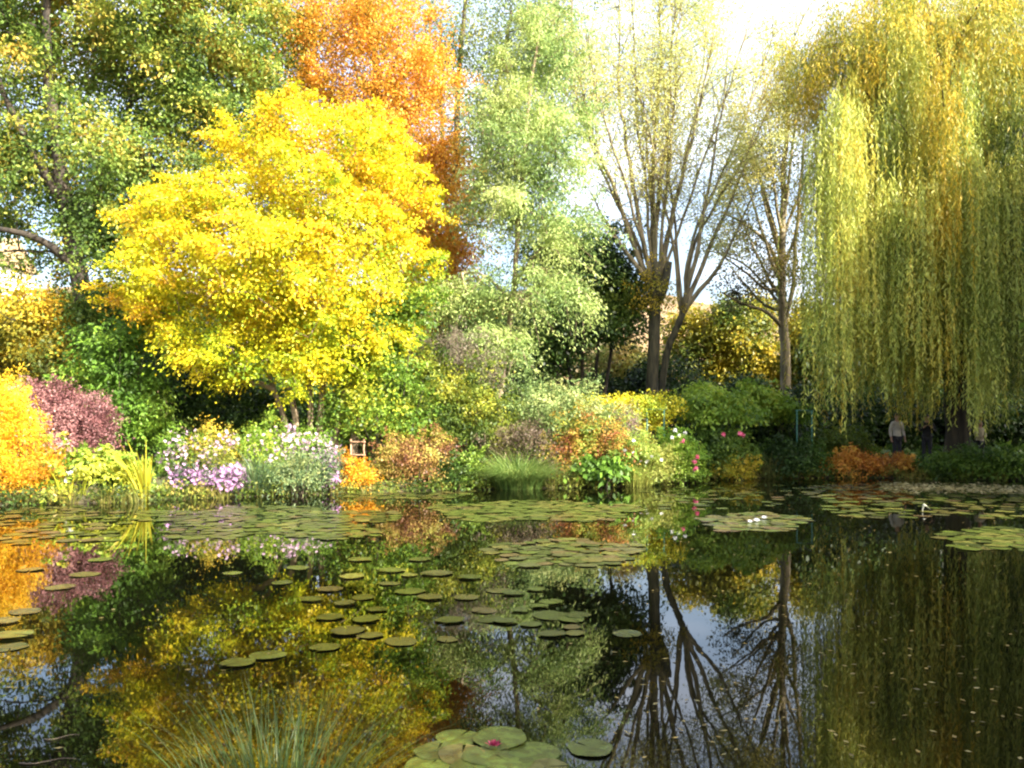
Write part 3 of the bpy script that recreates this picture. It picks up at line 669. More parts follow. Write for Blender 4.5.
blades_into(s, bp(72, 20.1), 26, .8, .6, .03, SWORD, .35, (0, 0), 6, .8, .35); s.build('blade', M_LEAF, ir2)

# shrubs under the trees, left
shrub('laurel_shrub', 120, 25.4, 'glossy bright green shrub behind the purple barberry', [E(115, 345, 25.4, 38, 32), E(125, 390, 25.2, 42, 38), E(90, 370, 25.5, 25, 30), E(145, 420, 25, 36, 30)], 300, 36, .24, BRIGHTG, .15, .07, t0=.42, down=.6)
shrub('dark_shrub', 190, 27.6, 'black green shrub in shade below the yellow crown', [E(190, 400, 27.6, 70, 55), E(150, 430, 27, 40, 30), E(250, 420, 27.2, 50, 35), E(110, 310, 28.5, 40, 50)], 380, 36, .3, DARK, .15, .085, t0=.42)
shrub('green_shrub', 290, 26.6, 'green shrub growing round the pale stems of the yellow tree', [E(300, 430, 26.8, 50, 26), E(350, 420, 26.6, 40, 35), E(250, 440, 26.2, 30, 16)], 210, 32, .22, GREEN, .12, .07, t0=.55)
shrub('green_shrub', 385, 25.8, 'tall mid green shrub right of the yellow tree', [E(375, 365, 25.8, 48, 50), E(345, 320, 26, 34, 34), E(400, 410, 25.6, 50, 38), E(355, 410, 25.4, 34, 30), E(395, 320, 26.4, 34, 32), E(412, 300, 25.4, 26, 26), E(365, 330, 24.8, 30, 30)], 680, 38, .24, [(.05, .11, .015), (.11, .21, .025), (.22, .33, .035), (.44, .44, .04)], .12, .065, t0=.5, tscale=2.)
shrub('olive_shrub', 470, 26.4, 'olive yellow green shrub below the locust trunk', [E(460, 400, 26.4, 52, 45), E(430, 430, 26, 40, 30), E(500, 430, 26, 40, 28), E(440, 370, 26.8, 30, 24)], 480, 38, .22, [(.04, .075, .015), (.10, .15, .02), (.22, .26, .03), (.38, .36, .04)], .11, .055, t0=.48, tscale=1.6)
shrub('smoke_bush', 455, 27.2, 'grey mauve twiggy bush behind the olive shrub', [E(458, 350, 27.2, 40, 24), E(490, 375, 27.2, 22, 26), E(425, 350, 27.4, 28, 22)], 190, 30, .2, [(.10, .085, .06), (.18, .15, .10), (.26, .23, .15)], .09, .03, t0=.5, nstem=60)
shrub('sage_shrub', 560, 26.2, 'pale silvery green shrub left of the yellow creeper', [E(565, 410, 26.2, 42, 28), E(525, 415, 26, 28, 24), E(600, 425, 26, 26, 24), E(540, 395, 26.6, 26, 18)], 330, 34, .2, [(.09, .14, .045), (.17, .26, .08), (.27, .35, .12), (.38, .40, .14)], .10, .045, t0=.5)

# bank plants, left to right
aster(210, 21.75, 'low mound of dense pink lilac asters at water edge', [E(195, 482, 21.75, 22, 14), E(228, 484, 21.7, 22, 15), E(180, 478, 21.8, 12, 10)], 130, LILAC, .07, 260, [(.04, .08, .03), (.09, .14, .04), (.2, .24, .06)], 'asters on the bank')
aster(180, 22.4, 'loose small lilac asters above the pink mound', [E(185, 448, 22.4, 18, 14), E(170, 460, 22.3, 14, 16)], 70, PINKW, .06, 36, LIME, 'asters on the bank')
r_, C = shrub('goldenrod', 215, 22.5, 'tall yellow orange flowering plant between two aster clumps', [E(212, 440, 22.5, 22, 18), E(222, 458, 22.3, 24, 20), E(200, 462, 22.3, 18, 18)], 150, 30, .13, [(.14, .2, .03), (.34, .36, .05), (.6, .42, .05), (.72, .5, .05)], .07, .03, t0=.55, cat='plant', flat=1)
s = Soup(); petals_into(s, ell_points([E(230, 442, 22.2, 14, 16), E(205, 455, 22.2, 20, 16)], 150, .4), .06, PINKW); s.build('blossom', M_PETAL, r_)['kind'] = 'stuff'
aster(262, 22.9, 'tall sparse white pink asters left of the blue green grass', [E(262, 445, 22.9, 26, 18), E(270, 462, 22.6, 28, 20)], 150, PINKW, .055, 30, LIME, 'asters on the bank', .5)
aster(308, 23.3, 'tallest pale pink asters behind the blue green grass', [E(305, 446, 23.3, 30, 14), E(320, 458, 23.1, 24, 20), E(287, 436, 23.4, 12, 12)], 150, PINKW, .065, 120, LIME, 'asters on the bank', .4)
aster(331, 22.5, 'small lilac aster clump hanging over the water beside orange plant', [E(331, 478, 22.5, 14, 15), E(327, 462, 22.6, 14, 10)], 70, LILAC, .06, 80, SAGE, 'asters on the bank')
BLUEG = [(.05, .10, .05), (.10, .18, .08), (.2, .28, .11), (.34, .36, .12)]
grass_tuft('ornamental_grass', 258, 22.1, 'fountain of blue green grass between the pink asters', 420, 1.35, 1.1, .022, BLUEG, .5, 'grass clumps on the bank', bend=1.2)
shrub('santolina', 297, 22.1, 'ferny blue green low bush before the tall pink asters', [E(295, 478, 22.1, 28, 20), E(312, 470, 22.2, 20, 20)], 190, 30, .12, BLUEG, .09, .025, t0=.38, flat=.9)
shrub('orange_spurge', 352, 23.0, 'low bright orange plant right of the lilac aster', [E(352, 476, 23.0, 22, 15), E(340, 466, 23.1, 14, 10), E(364, 480, 22.9, 14, 11)], 150, 30, .11, [(.45, .20, .02), (.66, .33, .02), (.74, .42, .03)], .08, .04, t0=.5, cat='plant')
shrub('spirea', 412, 24.0, 'russet and tan twiggy shrub at the water edge', [E(412, 462, 24, 40, 28), E(390, 468, 23.8, 22, 20), E(437, 458, 24.2, 24, 24)], 300, 34, .16, [(.13, .05, .03), (.26, .13, .05), (.40, .28, .07), (.36, .36, .08)], .08, .04, t0=.45, tnoise=.35, tscale=1.2)
shrub('leafy_perennial', 465, 24.0, 'small mid green plant with one white flower left of the round grass mound', [E(462, 470, 24, 20, 22), E(448, 478, 23.9, 18, 14)], 110, 30, .14, GREEN, .11, .055, t0=.65, cat='plant')
grass_tuft('ornamental_grass', 517, 24.35, 'large rounded mound of green grass at middle of the bank', 1300, 1.5, 1.5, .022, [(.06, .12, .03), (.12, .22, .05), (.24, .32, .08), (.36, .38, .10)], 0.7, 'grass clumps on the bank', bend=1.35)
shrub('joe_pye_weed', 535, 25.2, 'dull mauve seed headed plants behind the round grass mound', [E(520, 434, 25.2, 28, 12), E(545, 446, 25.2, 24, 20), E(500, 448, 25.2, 22, 18)], 160, 30, .15, [(.10, .07, .05), (.18, .13, .09), (.18, .2, .06), (.28, .3, .07)], .08, .03, t0=.4, cat='plant', flat=.9)
shrub('viburnum', 595, 25.6, 'orange and red tinted shrub in front of the yellow creeper', [E(590, 440, 25.6, 34, 32), E(570, 458, 25.4, 24, 24), E(612, 455, 25.5, 24, 26)], 340, 34, .17, [(.26, .09, .04), (.42, .20, .05), (.46, .34, .06), (.30, .36, .06), (.16, .26, .04)], .085, .05, t0=.52, tnoise=.3, tscale=1.2)
shrub('hosta_clump', 597, 24.9, 'bright green broad leaved plant at foot of the orange viburnum', [E(597, 470, 24.9, 28, 16), E(612, 464, 25, 18, 14)], 80, 16, .16, BRIGHTG, .24, .13, t0=.6, cat='plant', down=.8)
shrub('heather_bush', 622, 26.4, 'mauve grey plume plant below the yellow creeper', [E(622, 424, 26.4, 16, 20), E(632, 434, 26.3, 12, 14)], 80, 28, .14, [(.16, .11, .10), (.28, .2, .18), (.34, .28, .2)], .07, .025, t0=.5, flat=1.2, cat='plant')
r_, C = shrub('lime_perennial', 640, 25.6, 'pale lime green bank plants with white specks left of the pink roses', [E(635, 455, 25.6, 28, 26), E(655, 468, 25.5, 22, 20), E(618, 476, 25.2, 24, 12)], 260, 32, .15, [(.12, .2, .03), (.22, .32, .05), (.32, .40, .08), (.42, .42, .10)], .10, .035, t0=.5, cat='plant')
s = Soup(); petals_into(s, ell_points([E(638, 455, 25.1, 26, 18)], 16, .4), .07, [(.8, .8, .82), (.85, .8, .8)]); s.build('blossom', M_PETAL, r_)['kind'] = 'stuff'
grass_tuft('ornamental_grass', 638, 25.1, 'small pale grass overhanging water left of the roses', 230, .95, .8, .02, [(.2, .24, .05), (.34, .38, .08), (.45, .38, .1)], .4, 'grass clumps on the bank')
ROSE = [(.62, .06, .16), (.8, .16, .3), (.8, .3, .42)]
r_, C = shrub('rose_bush', 677, 26.6, 'rose bush with white and pink flowers left of the dark pergola', [E(675, 455, 26.6, 22, 28), E(682, 470, 26.5, 22, 18), E(690, 462, 26.5, 14, 20)], 230, 32, .15, BRIGHTG, .09, .055, t0=.55)
def flower(root, px, py, dd, size, stops, n=4, name='flower'):
    s = Soup(); petals_into(s, at(px, py, dd) + rng.normal(size=(n, 3)) * size * .2, size, stops, npet=7); return s.build(name, M_PETAL, root)
WHITE = [(.7, .7, .72), (.85, .85, .86)]
for px, py in ((675, 431), (685, 433), (679, 436), (672, 438)): flower(r_, px, py, 26.0, .075, WHITE)
for px, py in ((683, 442), (697, 457), (694, 462), (696, 469)): flower(r_, px, py, 25.6, .09, ROSE)
r_, C = shrub('cosmos_plant', 726, 28.5, 'tall green plants with two pink blooms before the pergola', [E(712, 450, 28.5, 22, 28), E(735, 458, 28.4, 24, 24), E(722, 440, 28.6, 24, 14)], 230, 32, .17, GREEN, .11, .06, t0=.6, cat='plant')
for px, py in ((723, 434), (741, 434), (743, 436)): flower(r_, px, py, 27.4, .09, ROSE)
shrub('yellow_perennial', 738, 28.0, 'yellow and orange tinted low plant at the water edge', [E(738, 470, 28, 16, 12), E(727, 474, 28, 14, 9)], 90, 26, .13, [(.22, .26, .03), (.46, .42, .04), (.58, .36, .04)], .09, .05, t0=.55, cat='plant')
shrub('round_bush', 800, 29.3, 'rounded dark green bush left of the orange azaleas', [E(800, 460, 29.3, 28, 20), E(785, 465, 29.2, 20, 16), E(775, 458, 29.5, 20, 18)], 230, 30, .18, GREEN, .11, .065, t0=.4)
grass_tuft('ornamental_grass', 770, 28.9, 'thin dry grass beside the rounded dark bush', 140, 1.0, .5, .02, [(.1, .13, .04), (.2, .2, .06), (.3, .25, .09)], .3, 'grass clumps on the bank')
shrub('green_bush', 842, 30.4, 'yellow green bush behind the orange azaleas', [E(842, 440, 30.4, 24, 16), E(860, 447, 30.4, 18, 14), E(828, 448, 30.3, 14, 14)], 150, 30, .2, [(.05, .09, .015), (.12, .17, .02), (.22, .24, .03)], .11, .06, t0=.5)
shrub('azalea', 850, 29.2, 'larger orange red azalea at the shaded right bank', [E(850, 464, 29.2, 24, 14), E(838, 468, 29.2, 14, 10)], 150, 30, .15, [(.42, .13, .03), (.64, .29, .05), (.68, .48, .07)], .09, .05, t0=.5, group='orange azaleas')
shrub('azalea', 892, 29.2, 'smaller orange brown azalea with yellow tips, on the right', [E(888, 466, 29.2, 24, 11), E(905, 468, 29.2, 14, 8)], 130, 30, .15, [(.36, .12, .03), (.6, .3, .05), (.62, .5, .07)], .09, .05, t0=.45, group='orange azaleas')
for x, dd, yy, rx, ry, t_, lb in ((935, 28.9, 468, 26, 10, .55, 'low green bank plant just right of the orange azaleas'), (972, 28.3, 463, 26, 15, .6, 'leafy bank shrub with pale specks below the khaki shirted person'),
                                  (1012, 27.5, 466, 30, 16, .4, 'dark bank shrub below the right willow curtain'), (1060, 27, 462, 30, 20, .4, 'dark bank shrub at the far right edge')):
    shrub('bank_shrub', x, dd, lb, [E(x, yy, dd, rx, ry), E(x + rx * .6, yy + 3, dd - .2, rx * .6, ry * .75)], 130, 30, .18, GREEN, .12, .06, t0=t_, group='low shrubs on the shaded bank')

# undergrowth on the bank: ground cover nobody could count
s = Soup()
gp = np.c_[rng.uniform(-22, 26, 26000), rng.uniform(19, 36, 26000)]; sdv = pond_sd(gp); gp = gp[(sdv > -.05) & (sdv < 9)][:9000]
gz = terrain(gp); C = np.c_[gp, np.maximum(gz, 0) + .08]
C = C[(lown(C, 2.5) > -.5)]
foliage(s, C, 6, .14, GREEN, .16, .07, up=.6, t0=.45, tscale=2.5, flat=.8)
for p_, q_ in zip(POND[3:17], POND[4:18]):
    m_ = int(np.linalg.norm(q_ - p_) / .07); f = rng.random((m_, 1)); X = p_ + (q_ - p_) * f + rng.normal(size=(m_, 2)) * .12
    C = np.c_[X, rng.uniform(.06, .34, m_)]
    foliage(s, C, 26, .13, [(.04, .07, .015), (.10, .15, .025), (.2, .25, .04), (.34, .28, .06)], .11, .045, up=.5, t0=.42, tscale=1.6, tnoise=.4, flat=.7)
# far side of the garden
gp = np.c_[rng.uniform(-30, 34, 7000), rng.uniform(33, 60, 7000)]; C = np.c_[gp, terrain(gp) + .15]
foliage(s, C, 5, .3, GREEN, .34, .2, up=.6, t0=.3, tscale=4, flat=.6)
# dry sedge right at the water line
for x, y in ((-11.2, 19.6), (-10.4, 19.8), (-9.7, 20.0), (-8, 21.1), (-6.2, 21.9), (-4, 22.7), (-1.5, 23.7), (1.4, 24.5), (3.2, 25.0), (5.2, 26.8), (7, 28.4), (9.2, 28.8), (11.4, 28.9), (13.5, 28.5), (16, 27.4)):
    for q in range(3):
        blades_into(s, (x + rng.normal() * .35, y + rng.normal() * .1, -.03), 26, .5, .8, .018, [(.10, .11, .03), (.22, .22, .05), (.34, .26, .09)], .2, (0, -.1), 5, 1, .5)
tag(s.build('undergrowth', M_LEAF), kind='stuff')

# ------------------------------------------------------------------ pergola of green metal arches, creeper and wisteria
def arch(px, d, top, wpx, label, post_bottom=0.0, depth=1.6):
    c = bp(px, d); zt = at(px, top, d)[2]; w_ = wpx / F * d
    root = thing('garden_arch', c, label, 'arch', 'green metal arches along the path')
    V, Fc = [], []
    for dx in (0, -w_):
        V, Fc = [], []; x = c[0] + dx; tube_into(V, Fc, [(x, d, c[2]), (x, d, (c[2] + zt) / 2), (x, d, zt + .02)], [.026, .026, .026], 8); raw_mesh('post', V, Fc, M_GREENPAINT, root)
    V, Fc = [], []; tube_into(V, Fc, [(c[0] + .06, d, zt + .018), (c[0] - w_ / 2, d, zt + .02), (c[0] - w_ - .06, d, zt + .018)], [.02, .02, .02], 8); raw_mesh('crossbar', V, Fc, M_GREENPAINT, root)
arch(664, 27.5, 410, 17, 'green metal arch under the yellow creeper')
arch(812, 29.5, 411, 15, 'bare green metal arch beside the left willow strands')
arch(740, 29.2, 412, 16, 'green metal arch buried in dark wisteria')
def creeper(name, ells, n, stops, label, d, px, L=.13, W=.08, t0=.5, **kw):
    root = thing(name, bp(px, d), label, 'climber'); C = ell_points(ells, n, .7, -.6, 1.0) + rng.normal(size=(n, 3)) * np.array([.14, .14, .09]); s = Soup(); foliage(s, C, 40, .22, stops, L, W, t0=t0, **kw); s.build('foliage', M_LEAF, root)
    V, Fc = [], []
    for k in range(14):
        t = C[rng.integers(len(C))]; st = np.array([t[0] + rng.normal() * .2, t[1] + rng.normal() * .1, 0]); st[2] = ground_z(st[0], st[1]) - .05
        f = np.linspace(0, 1, 7)[:, None]; p = st + (t - st) * f + np.sin(f * 9 + k) * np.array([.07, .05, 0]); tube_into(V, Fc, p, np.linspace(.022, .008, 7), 5)
    raw_mesh('stem', V, Fc, M_BARK_DARK, root); return root
creeper('yellow_creeper', [E(620, 406, 28.2, 38, 11), E(655, 408, 28.2, 26, 11), E(598, 408, 28, 22, 9), E(645, 420, 28, 12, 14)], 250, [(.26, .34, .03), (.52, .48, .03), (.68, .50, .03)], 'band of bright yellow creeper over the arch left of wisteria', 28.2, 625, .10, .065, .55)
creeper('wisteria', [E(690, 405, 29.2, 26, 9), E(712, 397, 29.4, 26, 11), E(738, 402, 29.3, 24, 10), E(755, 393, 30, 22, 10), E(778, 408, 31, 34, 12), E(725, 413, 29.2, 46, 7), E(700, 390, 30, 14, 6), E(770, 396, 30.4, 16, 7)], 300, [(.06, .12, .015), (.13, .23, .025), (.24, .36, .04), (.38, .44, .05)], 'broad roof of green wisteria over the dark path', 29.4, 735, .17, .08, .5, down=.7)

# small wooden support in the border
wt = thing('wooden_frame', bp(358, 24.6), 'small bare wooden frame of two posts and two rails in the border', 'plant support')
for px in (351, 364):
    V, Fc = [], []; g_ = bp(px, 24.6); t_ = at(px, 439, 24.6); tube_into(V, Fc, [(g_[0], 24.6, g_[2]), (g_[0], 24.6, t_[2] * .5), (g_[0], 24.6, t_[2])], [.03, .03, .028], 6); raw_mesh('post', V, Fc, M_WOOD, wt)
for py in (442, 455):
    V, Fc = [], []; p = at(350, py, 24.54); q = at(365.5, py, 24.54); tube_into(V, Fc, [p, (p + q) / 2, q], [.022, .022, .022], 6); raw_mesh('rail', V, Fc, M_WOOD, wt)

# white cottage glimpsed at the far left
def box(V, Fc, lo, hi):
    i = len(V); (x0, y0, z0), (x1, y1, z1) = lo, hi
    V += [(x0, y0, z0), (x1, y0, z0), (x1, y1, z0), (x0, y1, z0), (x0, y0, z1), (x1, y0, z1), (x1, y1, z1), (x0, y1, z1)]
    Fc += [tuple(i + k for k in f) for f in ((3, 2, 1, 0), (4, 5, 6, 7), (0, 1, 5, 4), (1, 2, 6, 5), (2, 3, 7, 6), (3, 0, 4, 7))]
hx, hy = -47.8, 70.0
hz = ground_z(hx, hy); ho = thing('cottage', (hx, hy, hz), 'white walled cottage glimpsed through leaves at the left edge', 'house')
zt = at(0, 262, 70)[2]
V, Fc = [], []; box(V, Fc, (hx - 5, hy, hz - .3), (hx + 5, hy + 6, zt)); raw_mesh('wall', V, Fc, M_WALL, ho, smooth=False)
V = [(hx - 5.4, hy - .4, zt), (hx + 5.4, hy - .4, zt), (hx + 5.4, hy + 6.4, zt), (hx - 5.4, hy + 6.4, zt), (hx - 5.4, hy + 3, zt + 2.6), (hx + 5.4, hy + 3, zt + 2.6)]
V = [(x, y, z + .003) for x, y, z in V]
raw_mesh('roof', V, [(0, 1, 5, 4), (2, 3, 4, 5), (1, 2, 5), (3, 0, 4), (3, 2, 1, 0)], M_ROOF, ho, smooth=False)
for wx in (-2.6, 2.2):
    V, Fc = [], []; box(V, Fc, (hx + wx - .6, hy - .05, hz + 5), (hx + wx + .6, hy - .003, hz + 6.6)); raw_mesh('window', V, Fc, M_GLASS, ho, smooth=False)

# ------------------------------------------------------------------ people under the willow
def skin_body(name, joints, bones, mat, parent, sub=1):
    """one continuous skin-modifier figure; joints: name -> (x, y, z, radius)"""
    names = list(joints); me = bpy.data.meshes.new(name); me.from_pydata([joints[k][:3] for k in names], [(names.index(a), names.index(b)) for a, b in bones], []); me.materials.append(mat)
    o = bpy.data.objects.new(name, me); COL.objects.link(o); o.parent = parent
    md = o.modifiers.new('skin', 'SKIN'); md.use_smooth_shade = True
    for k, v in zip(names, me.skin_vertices[0].data): r = joints[k][3]; v.radius = r if isinstance(r, tuple) else (r, r)
    me.skin_vertices[0].data[0].use_root = True
    ss = o.modifiers.new('sub', 'SUBSURF'); ss.levels = sub; ss.render_levels = sub + 1
    return o
def ball(name, c, rad, mat, parent, seg=16):
    V, Fc = [], []; n = seg; m = seg // 2
    for i in range(m + 1):
        th = math.pi * i / m
        for j in range(n): ph = 2 * math.pi * j / n; V.append((c[0] + rad[0] * math.sin(th) * math.cos(ph), c[1] + rad[1] * math.sin(th) * math.sin(ph), c[2] + rad[2] * math.cos(th)))
    for i in range(m):
        for j in range(n): Fc.append((i * n + j, (i + 1) * n + j, (i + 1) * n + (j + 1) % n, i * n + (j + 1) % n))
    me = bpy.data.meshes.new(name); me.from_pydata(V, [], Fc); me.materials.append(mat); me.polygons.foreach_set('use_smooth', [True] * len(Fc))
    o = bpy.data.objects.new(name, me); COL.objects.link(o); o.parent = parent; return o
M_SKIN = plain_mat('skin', (.42, .24, .16), .55, .08, 20)
M_HAIR = plain_mat('dark hair', (.03, .02, .012), .6, .3, 40)
M_GREYHAIR = plain_mat('grey hair', (.22, .2, .18), .6, .3, 40)
M_TROUSER = plain_mat('dark trousers', (.03, .03, .04), .85, .2, 20)
def person(px, d, height, rz, label, shirt, hair, arm):
    """standing figure; arm: 'down', 'camera' (hands raised to the chest) or 'folded'"""
    b = bp(px, d); b[2] += .08; k = height / 1.72
    root = thing('person', b, label, 'person', 'people on the path under the willow'); root.rotation_euler = (0, 0, rz); root.scale = (k, k, k)
    J = {'pelvis': (0, 0, .93, (.15, .11)), 'waist': (0, .01, 1.08, (.13, .095)), 'chest': (0, .01, 1.28, (.16, .11)), 'neckbase': (0, .01, 1.43, (.075, .07)), 'neck': (0, 0, 1.49, .052), 'jaw': (0, -.02, 1.56, (.06, .07)), 'skull': (0, -.005, 1.65, (.076, .09)), 'crown': (0, 0, 1.70, (.05, .06))}
    B = [('pelvis', 'waist'), ('waist', 'chest'), ('chest', 'neckbase'), ('neckbase', 'neck'), ('neck', 'jaw'), ('jaw', 'skull'), ('skull', 'crown')]
    for s_, sx in (('l', 1), ('r', -1)):
        if arm == 'down': el, wr, ha = (.25 * sx, .03, 1.12), (.27 * sx, -.05, .88), (.27 * sx, -.08, .78)
        elif arm == 'camera': el, wr, ha = (.25 * sx, -.06, 1.12), (.14 * sx, -.27, 1.26), (.07 * sx, -.32, 1.32)
        else: el, wr, ha = (.25 * sx, -.03, 1.12), (.05 * sx, -.2, 1.08), (-.06 * sx, -.21, 1.1)
        J.update({s_ + 'sh': (.18 * sx, .01, 1.38, .062), s_ + 'el': (*el, .042), s_ + 'wr': (*wr, .03), s_ + 'ha': (*ha, (.035, .02)),
                  s_ + 'hip': (.09 * sx, 0, .86, .088), s_ + 'kn': (.10 * sx, -.01, .48, .056), s_ + 'an': (.10 * sx, .02, .09, .038), s_ + 'to': (.11 * sx, -.14, .035, (.04, .028))})
        B += [('neckbase', s_ + 'sh'), (s_ + 'sh', s_ + 'el'), (s_ + 'el', s_ + 'wr'), (s_ + 'wr', s_ + 'ha'), ('pelvis', s_ + 'hip'), (s_ + 'hip', s_ + 'kn'), (s_ + 'kn', s_ + 'an'), (s_ + 'an', s_ + 'to')]
        for q in range(4):                                  # fingers and thumb
            f0 = np.array(ha) + np.array([(.018 * (q - 1.5)), -.015, -.03 if arm == 'down' else .01]); f1 = f0 + (np.array([0, -.02, -.045]) if arm == 'down' else np.array([-.04 * sx, -.01, .01]))
            J[f'{s_}f{q}'] = (*f0, .009); J[f'{s_}g{q}'] = (*f1, .007); B += [(s_ + 'ha', f'{s_}f{q}'), (f'{s_}f{q}', f'{s_}g{q}')]
        th = np.array(wr) * .4 + np.array(ha) * .6 + np.array([-.03 * sx, -.02, 0]); J[s_ + 'th'] = (*th, .01); B += [(s_ + 'wr', s_ + 'th')]
    J['nose'] = (0, -.10, 1.60, .014); B += [('jaw', 'nose')]
    skin_body('body', J, B, M_SKIN, root)
    gr = lambda n, g: (*J[n][:3], tuple(x + g for x in J[n][3]) if isinstance(J[n][3], tuple) else J[n][3] + g)
    J['hem'] = (0, 0, .86, (.165, .125)); S = {n: gr(n, .018) for n in ('hem', 'pelvis', 'waist', 'chest', 'lsh', 'rsh', 'lel', 'rel')}; S['neckbase'] = gr('neckbase', .012); S['lwr'] = gr('lwr', .012); S['rwr'] = gr('rwr', .012)
    skin_body('shirt', S, [('hem', 'pelvis'), ('pelvis', 'waist'), ('waist', 'chest'), ('chest', 'neckbase'), ('neckbase', 'lsh'), ('neckbase', 'rsh'), ('lsh', 'lel'), ('rsh', 'rel'), ('lel', 'lwr'), ('rel', 'rwr')], shirt, root)
    T_ = {n: gr(n, .014) for n in ('pelvis', 'lhip', 'rhip', 'lkn', 'rkn')}; T_['lan'] = gr('lan', .02); T_['ran'] = gr('ran', .02)
    skin_body('trousers', T_, [('pelvis', 'lhip'), ('pelvis', 'rhip'), ('lhip', 'lkn'), ('rhip', 'rkn'), ('lkn', 'lan'), ('rkn', 'ran')], M_TROUSER, root)
    ball('hair', (0, .022, 1.672), (.088, .098, .085), hair, root)
    for sx in (1, -1): ball('eye', (.032 * sx, -.095, 1.635), (.012, .008, .009), M_HAIR, root, 8); ball('ear', (.084 * sx, .0, 1.62), (.014, .024, .034), M_SKIN, root, 8)
    return root
person(980, 30.6, 1.52, R(15), 'person in a pale khaki shirt standing under the right willow curtain', plain_mat('khaki cloth', (.42, .37, .27), .9, .12, 12), M_GREYHAIR, 'folded')
person(927, 31.4, 1.72, R(-20), 'person in dark clothes half lost in the willow shade', plain_mat('black cloth', (.02, .02, .024), .9, .2, 12), M_HAIR, 'camera')
person(897, 31.2, 1.74, R(10), 'person in cream white clothes beneath the willow left of the others', plain_mat('cream cloth', (.5, .46, .4), .9, .1, 12), M_HAIR, 'down')

# ------------------------------------------------------------------ lily pads
def pad_geo(seed, n=22):
    r = np.random.default_rng(seed); a_ = np.linspace(.07, 2 * np.pi - .07, n); wob = 1 + .05 * np.sin(a_ * 2 + r.uniform(0, 6)) + .03 * np.sin(a_ * 5 + r.uniform(0, 6))
    rim = np.stack([np.cos(a_) * wob, np.sin(a_) * wob, .014 * np.sin(a_ * 3 + r.uniform(0, 6)) + .012 * r.random() * np.ones(n)], 1)
    mid = rim * np.array([.55, .55, .25]); c = np.array([[.06, 0, 0]])
    V = np.concatenate([c, mid, rim]); Q = [(1 + i, 1 + n + i, 2 + n + i, 2 + i) for i in range(n - 1)] + [(0, 1 + i, 2 + i, 2 + i) for i in range(n - 1)]
    rad = np.r_[.2, np.full(n, .6), np.full(n, 1.)]
    return V, Q, rad
PADC = [(.04, .055, .014), (.06, .08, .02), (.08, .11, .022), (.10, .095, .03), (.095, .07, .035), (.075, .105, .02), (.065, .07, .03), (.13, .14, .035)]
PAD_GEO = [pad_geo(k) for k in range(8)]
pad_mesh = []
for k, (V, Q, rad) in enumerate(PAD_GEO):
    tint = np.array(PADC[k])[None] * .82 * (1.1 - .25 * rad[:, None] * (.5 + .5 * np.sin(np.arange(len(V)) * 1.7))[:, None])
    faces = [tuple(dict.fromkeys(q)) for q in Q]
    me = bpy.data.meshes.new('lily_pad'); me.from_pydata(V.tolist(), [], faces)
    at_ = me.attributes.new('tint', 'FLOAT_COLOR', 'POINT'); c = np.ones((len(V), 4), np.float32); c[:, :3] = tint; at_.data.foreach_set('color', c.ravel())
    me.polygons.foreach_set('use_smooth', [True] * len(faces)); me.materials.append(M_PAD); me.update(); pad_mesh.append(me)

def wat(px, py):
    dd = F * H / (py - YH); return np.array(((px - 512) / F * dd, dd))
pads = []      # (x, y, radius, label, group, colour weights)
taken = []
def put(x, y, r, label, group, ci=None, gap=.8):
    if pond_sd(np.array([[x, y]]))[0] > -.15: return False
    for (a_, b_, c_) in taken:
        if (a_ - x) ** 2 + (b_ - y) ** 2 < ((c_ + r) * gap) ** 2: return False
    taken.append((x, y, r)); pads.append((x, y, r, label, group, ci)); return True
def pick(wts): return int(rng.choice(8, p=np.array(wts) / sum(wts)))
OLIVE = [2, 4, 3, 2, .5, 3, 1, .6]; BROWN = [2, 2, 1, 2, 2, 1, 3, .3]; FRESHW = [.5, 2, 4, 1, .3, 4, .3, 4]
def patch(x0, y0, x1, y1, n, rmin, rmax, label, wts, gap=.78, edge=.25):
    cnt = 0
    for k in range(n * 14):
        u, v = rng.uniform(-1, 1, 2)
        if u * u + v * v > 1 + edge * math.sin(5 * math.atan2(v, u)): continue
        p0 = wat((x0 + x1) / 2, y0); p1 = wat((x0 + x1) / 2, y1); Y = p1[1] + (p0[1] - p1[1]) * (v * .5 + .5); px = (x0 + x1) / 2 + u * (x1 - x0) / 2
        x = (px - 512) / F * Y
        if put(x, Y, rng.uniform(rmin, rmax), label, 'lily pads in the ' + label.split(' in the ')[-1] if ' in the ' in label else label, pick(wts), gap): cnt += 1
        if cnt >= n: break
# open water singles: px, py, half width in px
for px, py, hw in ((401, 642, 18), (450, 621, 15), (484, 611, 13), (447, 640, 11), (520, 611, 9), (540, 607, 9), (551, 603, 12), (539, 606, 7), (552, 616, 20), (578, 616, 14), (571, 620, 14), (572, 628, 10), (552, 635, 14),
                   (575, 634, 11), (627, 634, 15), (500, 591, 14), (466, 598, 13), (430, 598, 14), (363, 598, 12), (437, 574, 16), (391, 571, 14), (410, 592, 15), (366, 620, 14), (377, 610, 11), (348, 632, 18), (330, 618, 14), (513, 594, 11),
                   (490, 620, 14), (536, 590, 10), (531, 625, 11), (505, 622, 12), (352, 577, 13), (360, 560, 13), (420, 560, 12), (298, 568, 12), (282, 583, 11), (330, 590, 13), (312, 600, 12), (470, 578, 12), (390, 584, 11), (325, 648, 15), (370, 636, 13)):
    q = wat(px, py); put(*q, hw / F * q[1], 'olive round lily pad floating in the scattered middle group', 'lily pads in the scattered middle group', pick(OLIVE), .55)
for px, py, hw, lb in ((238, 664, 17, 'grey olive lily pad, left one of the touching pair below the yellow reflection'), (268, 656, 18, 'green lily pad, right one of the touching pair below yellow reflection')):
    q = wat(px, py); put(*q, hw / F * q[1], lb, None, 1, .3)
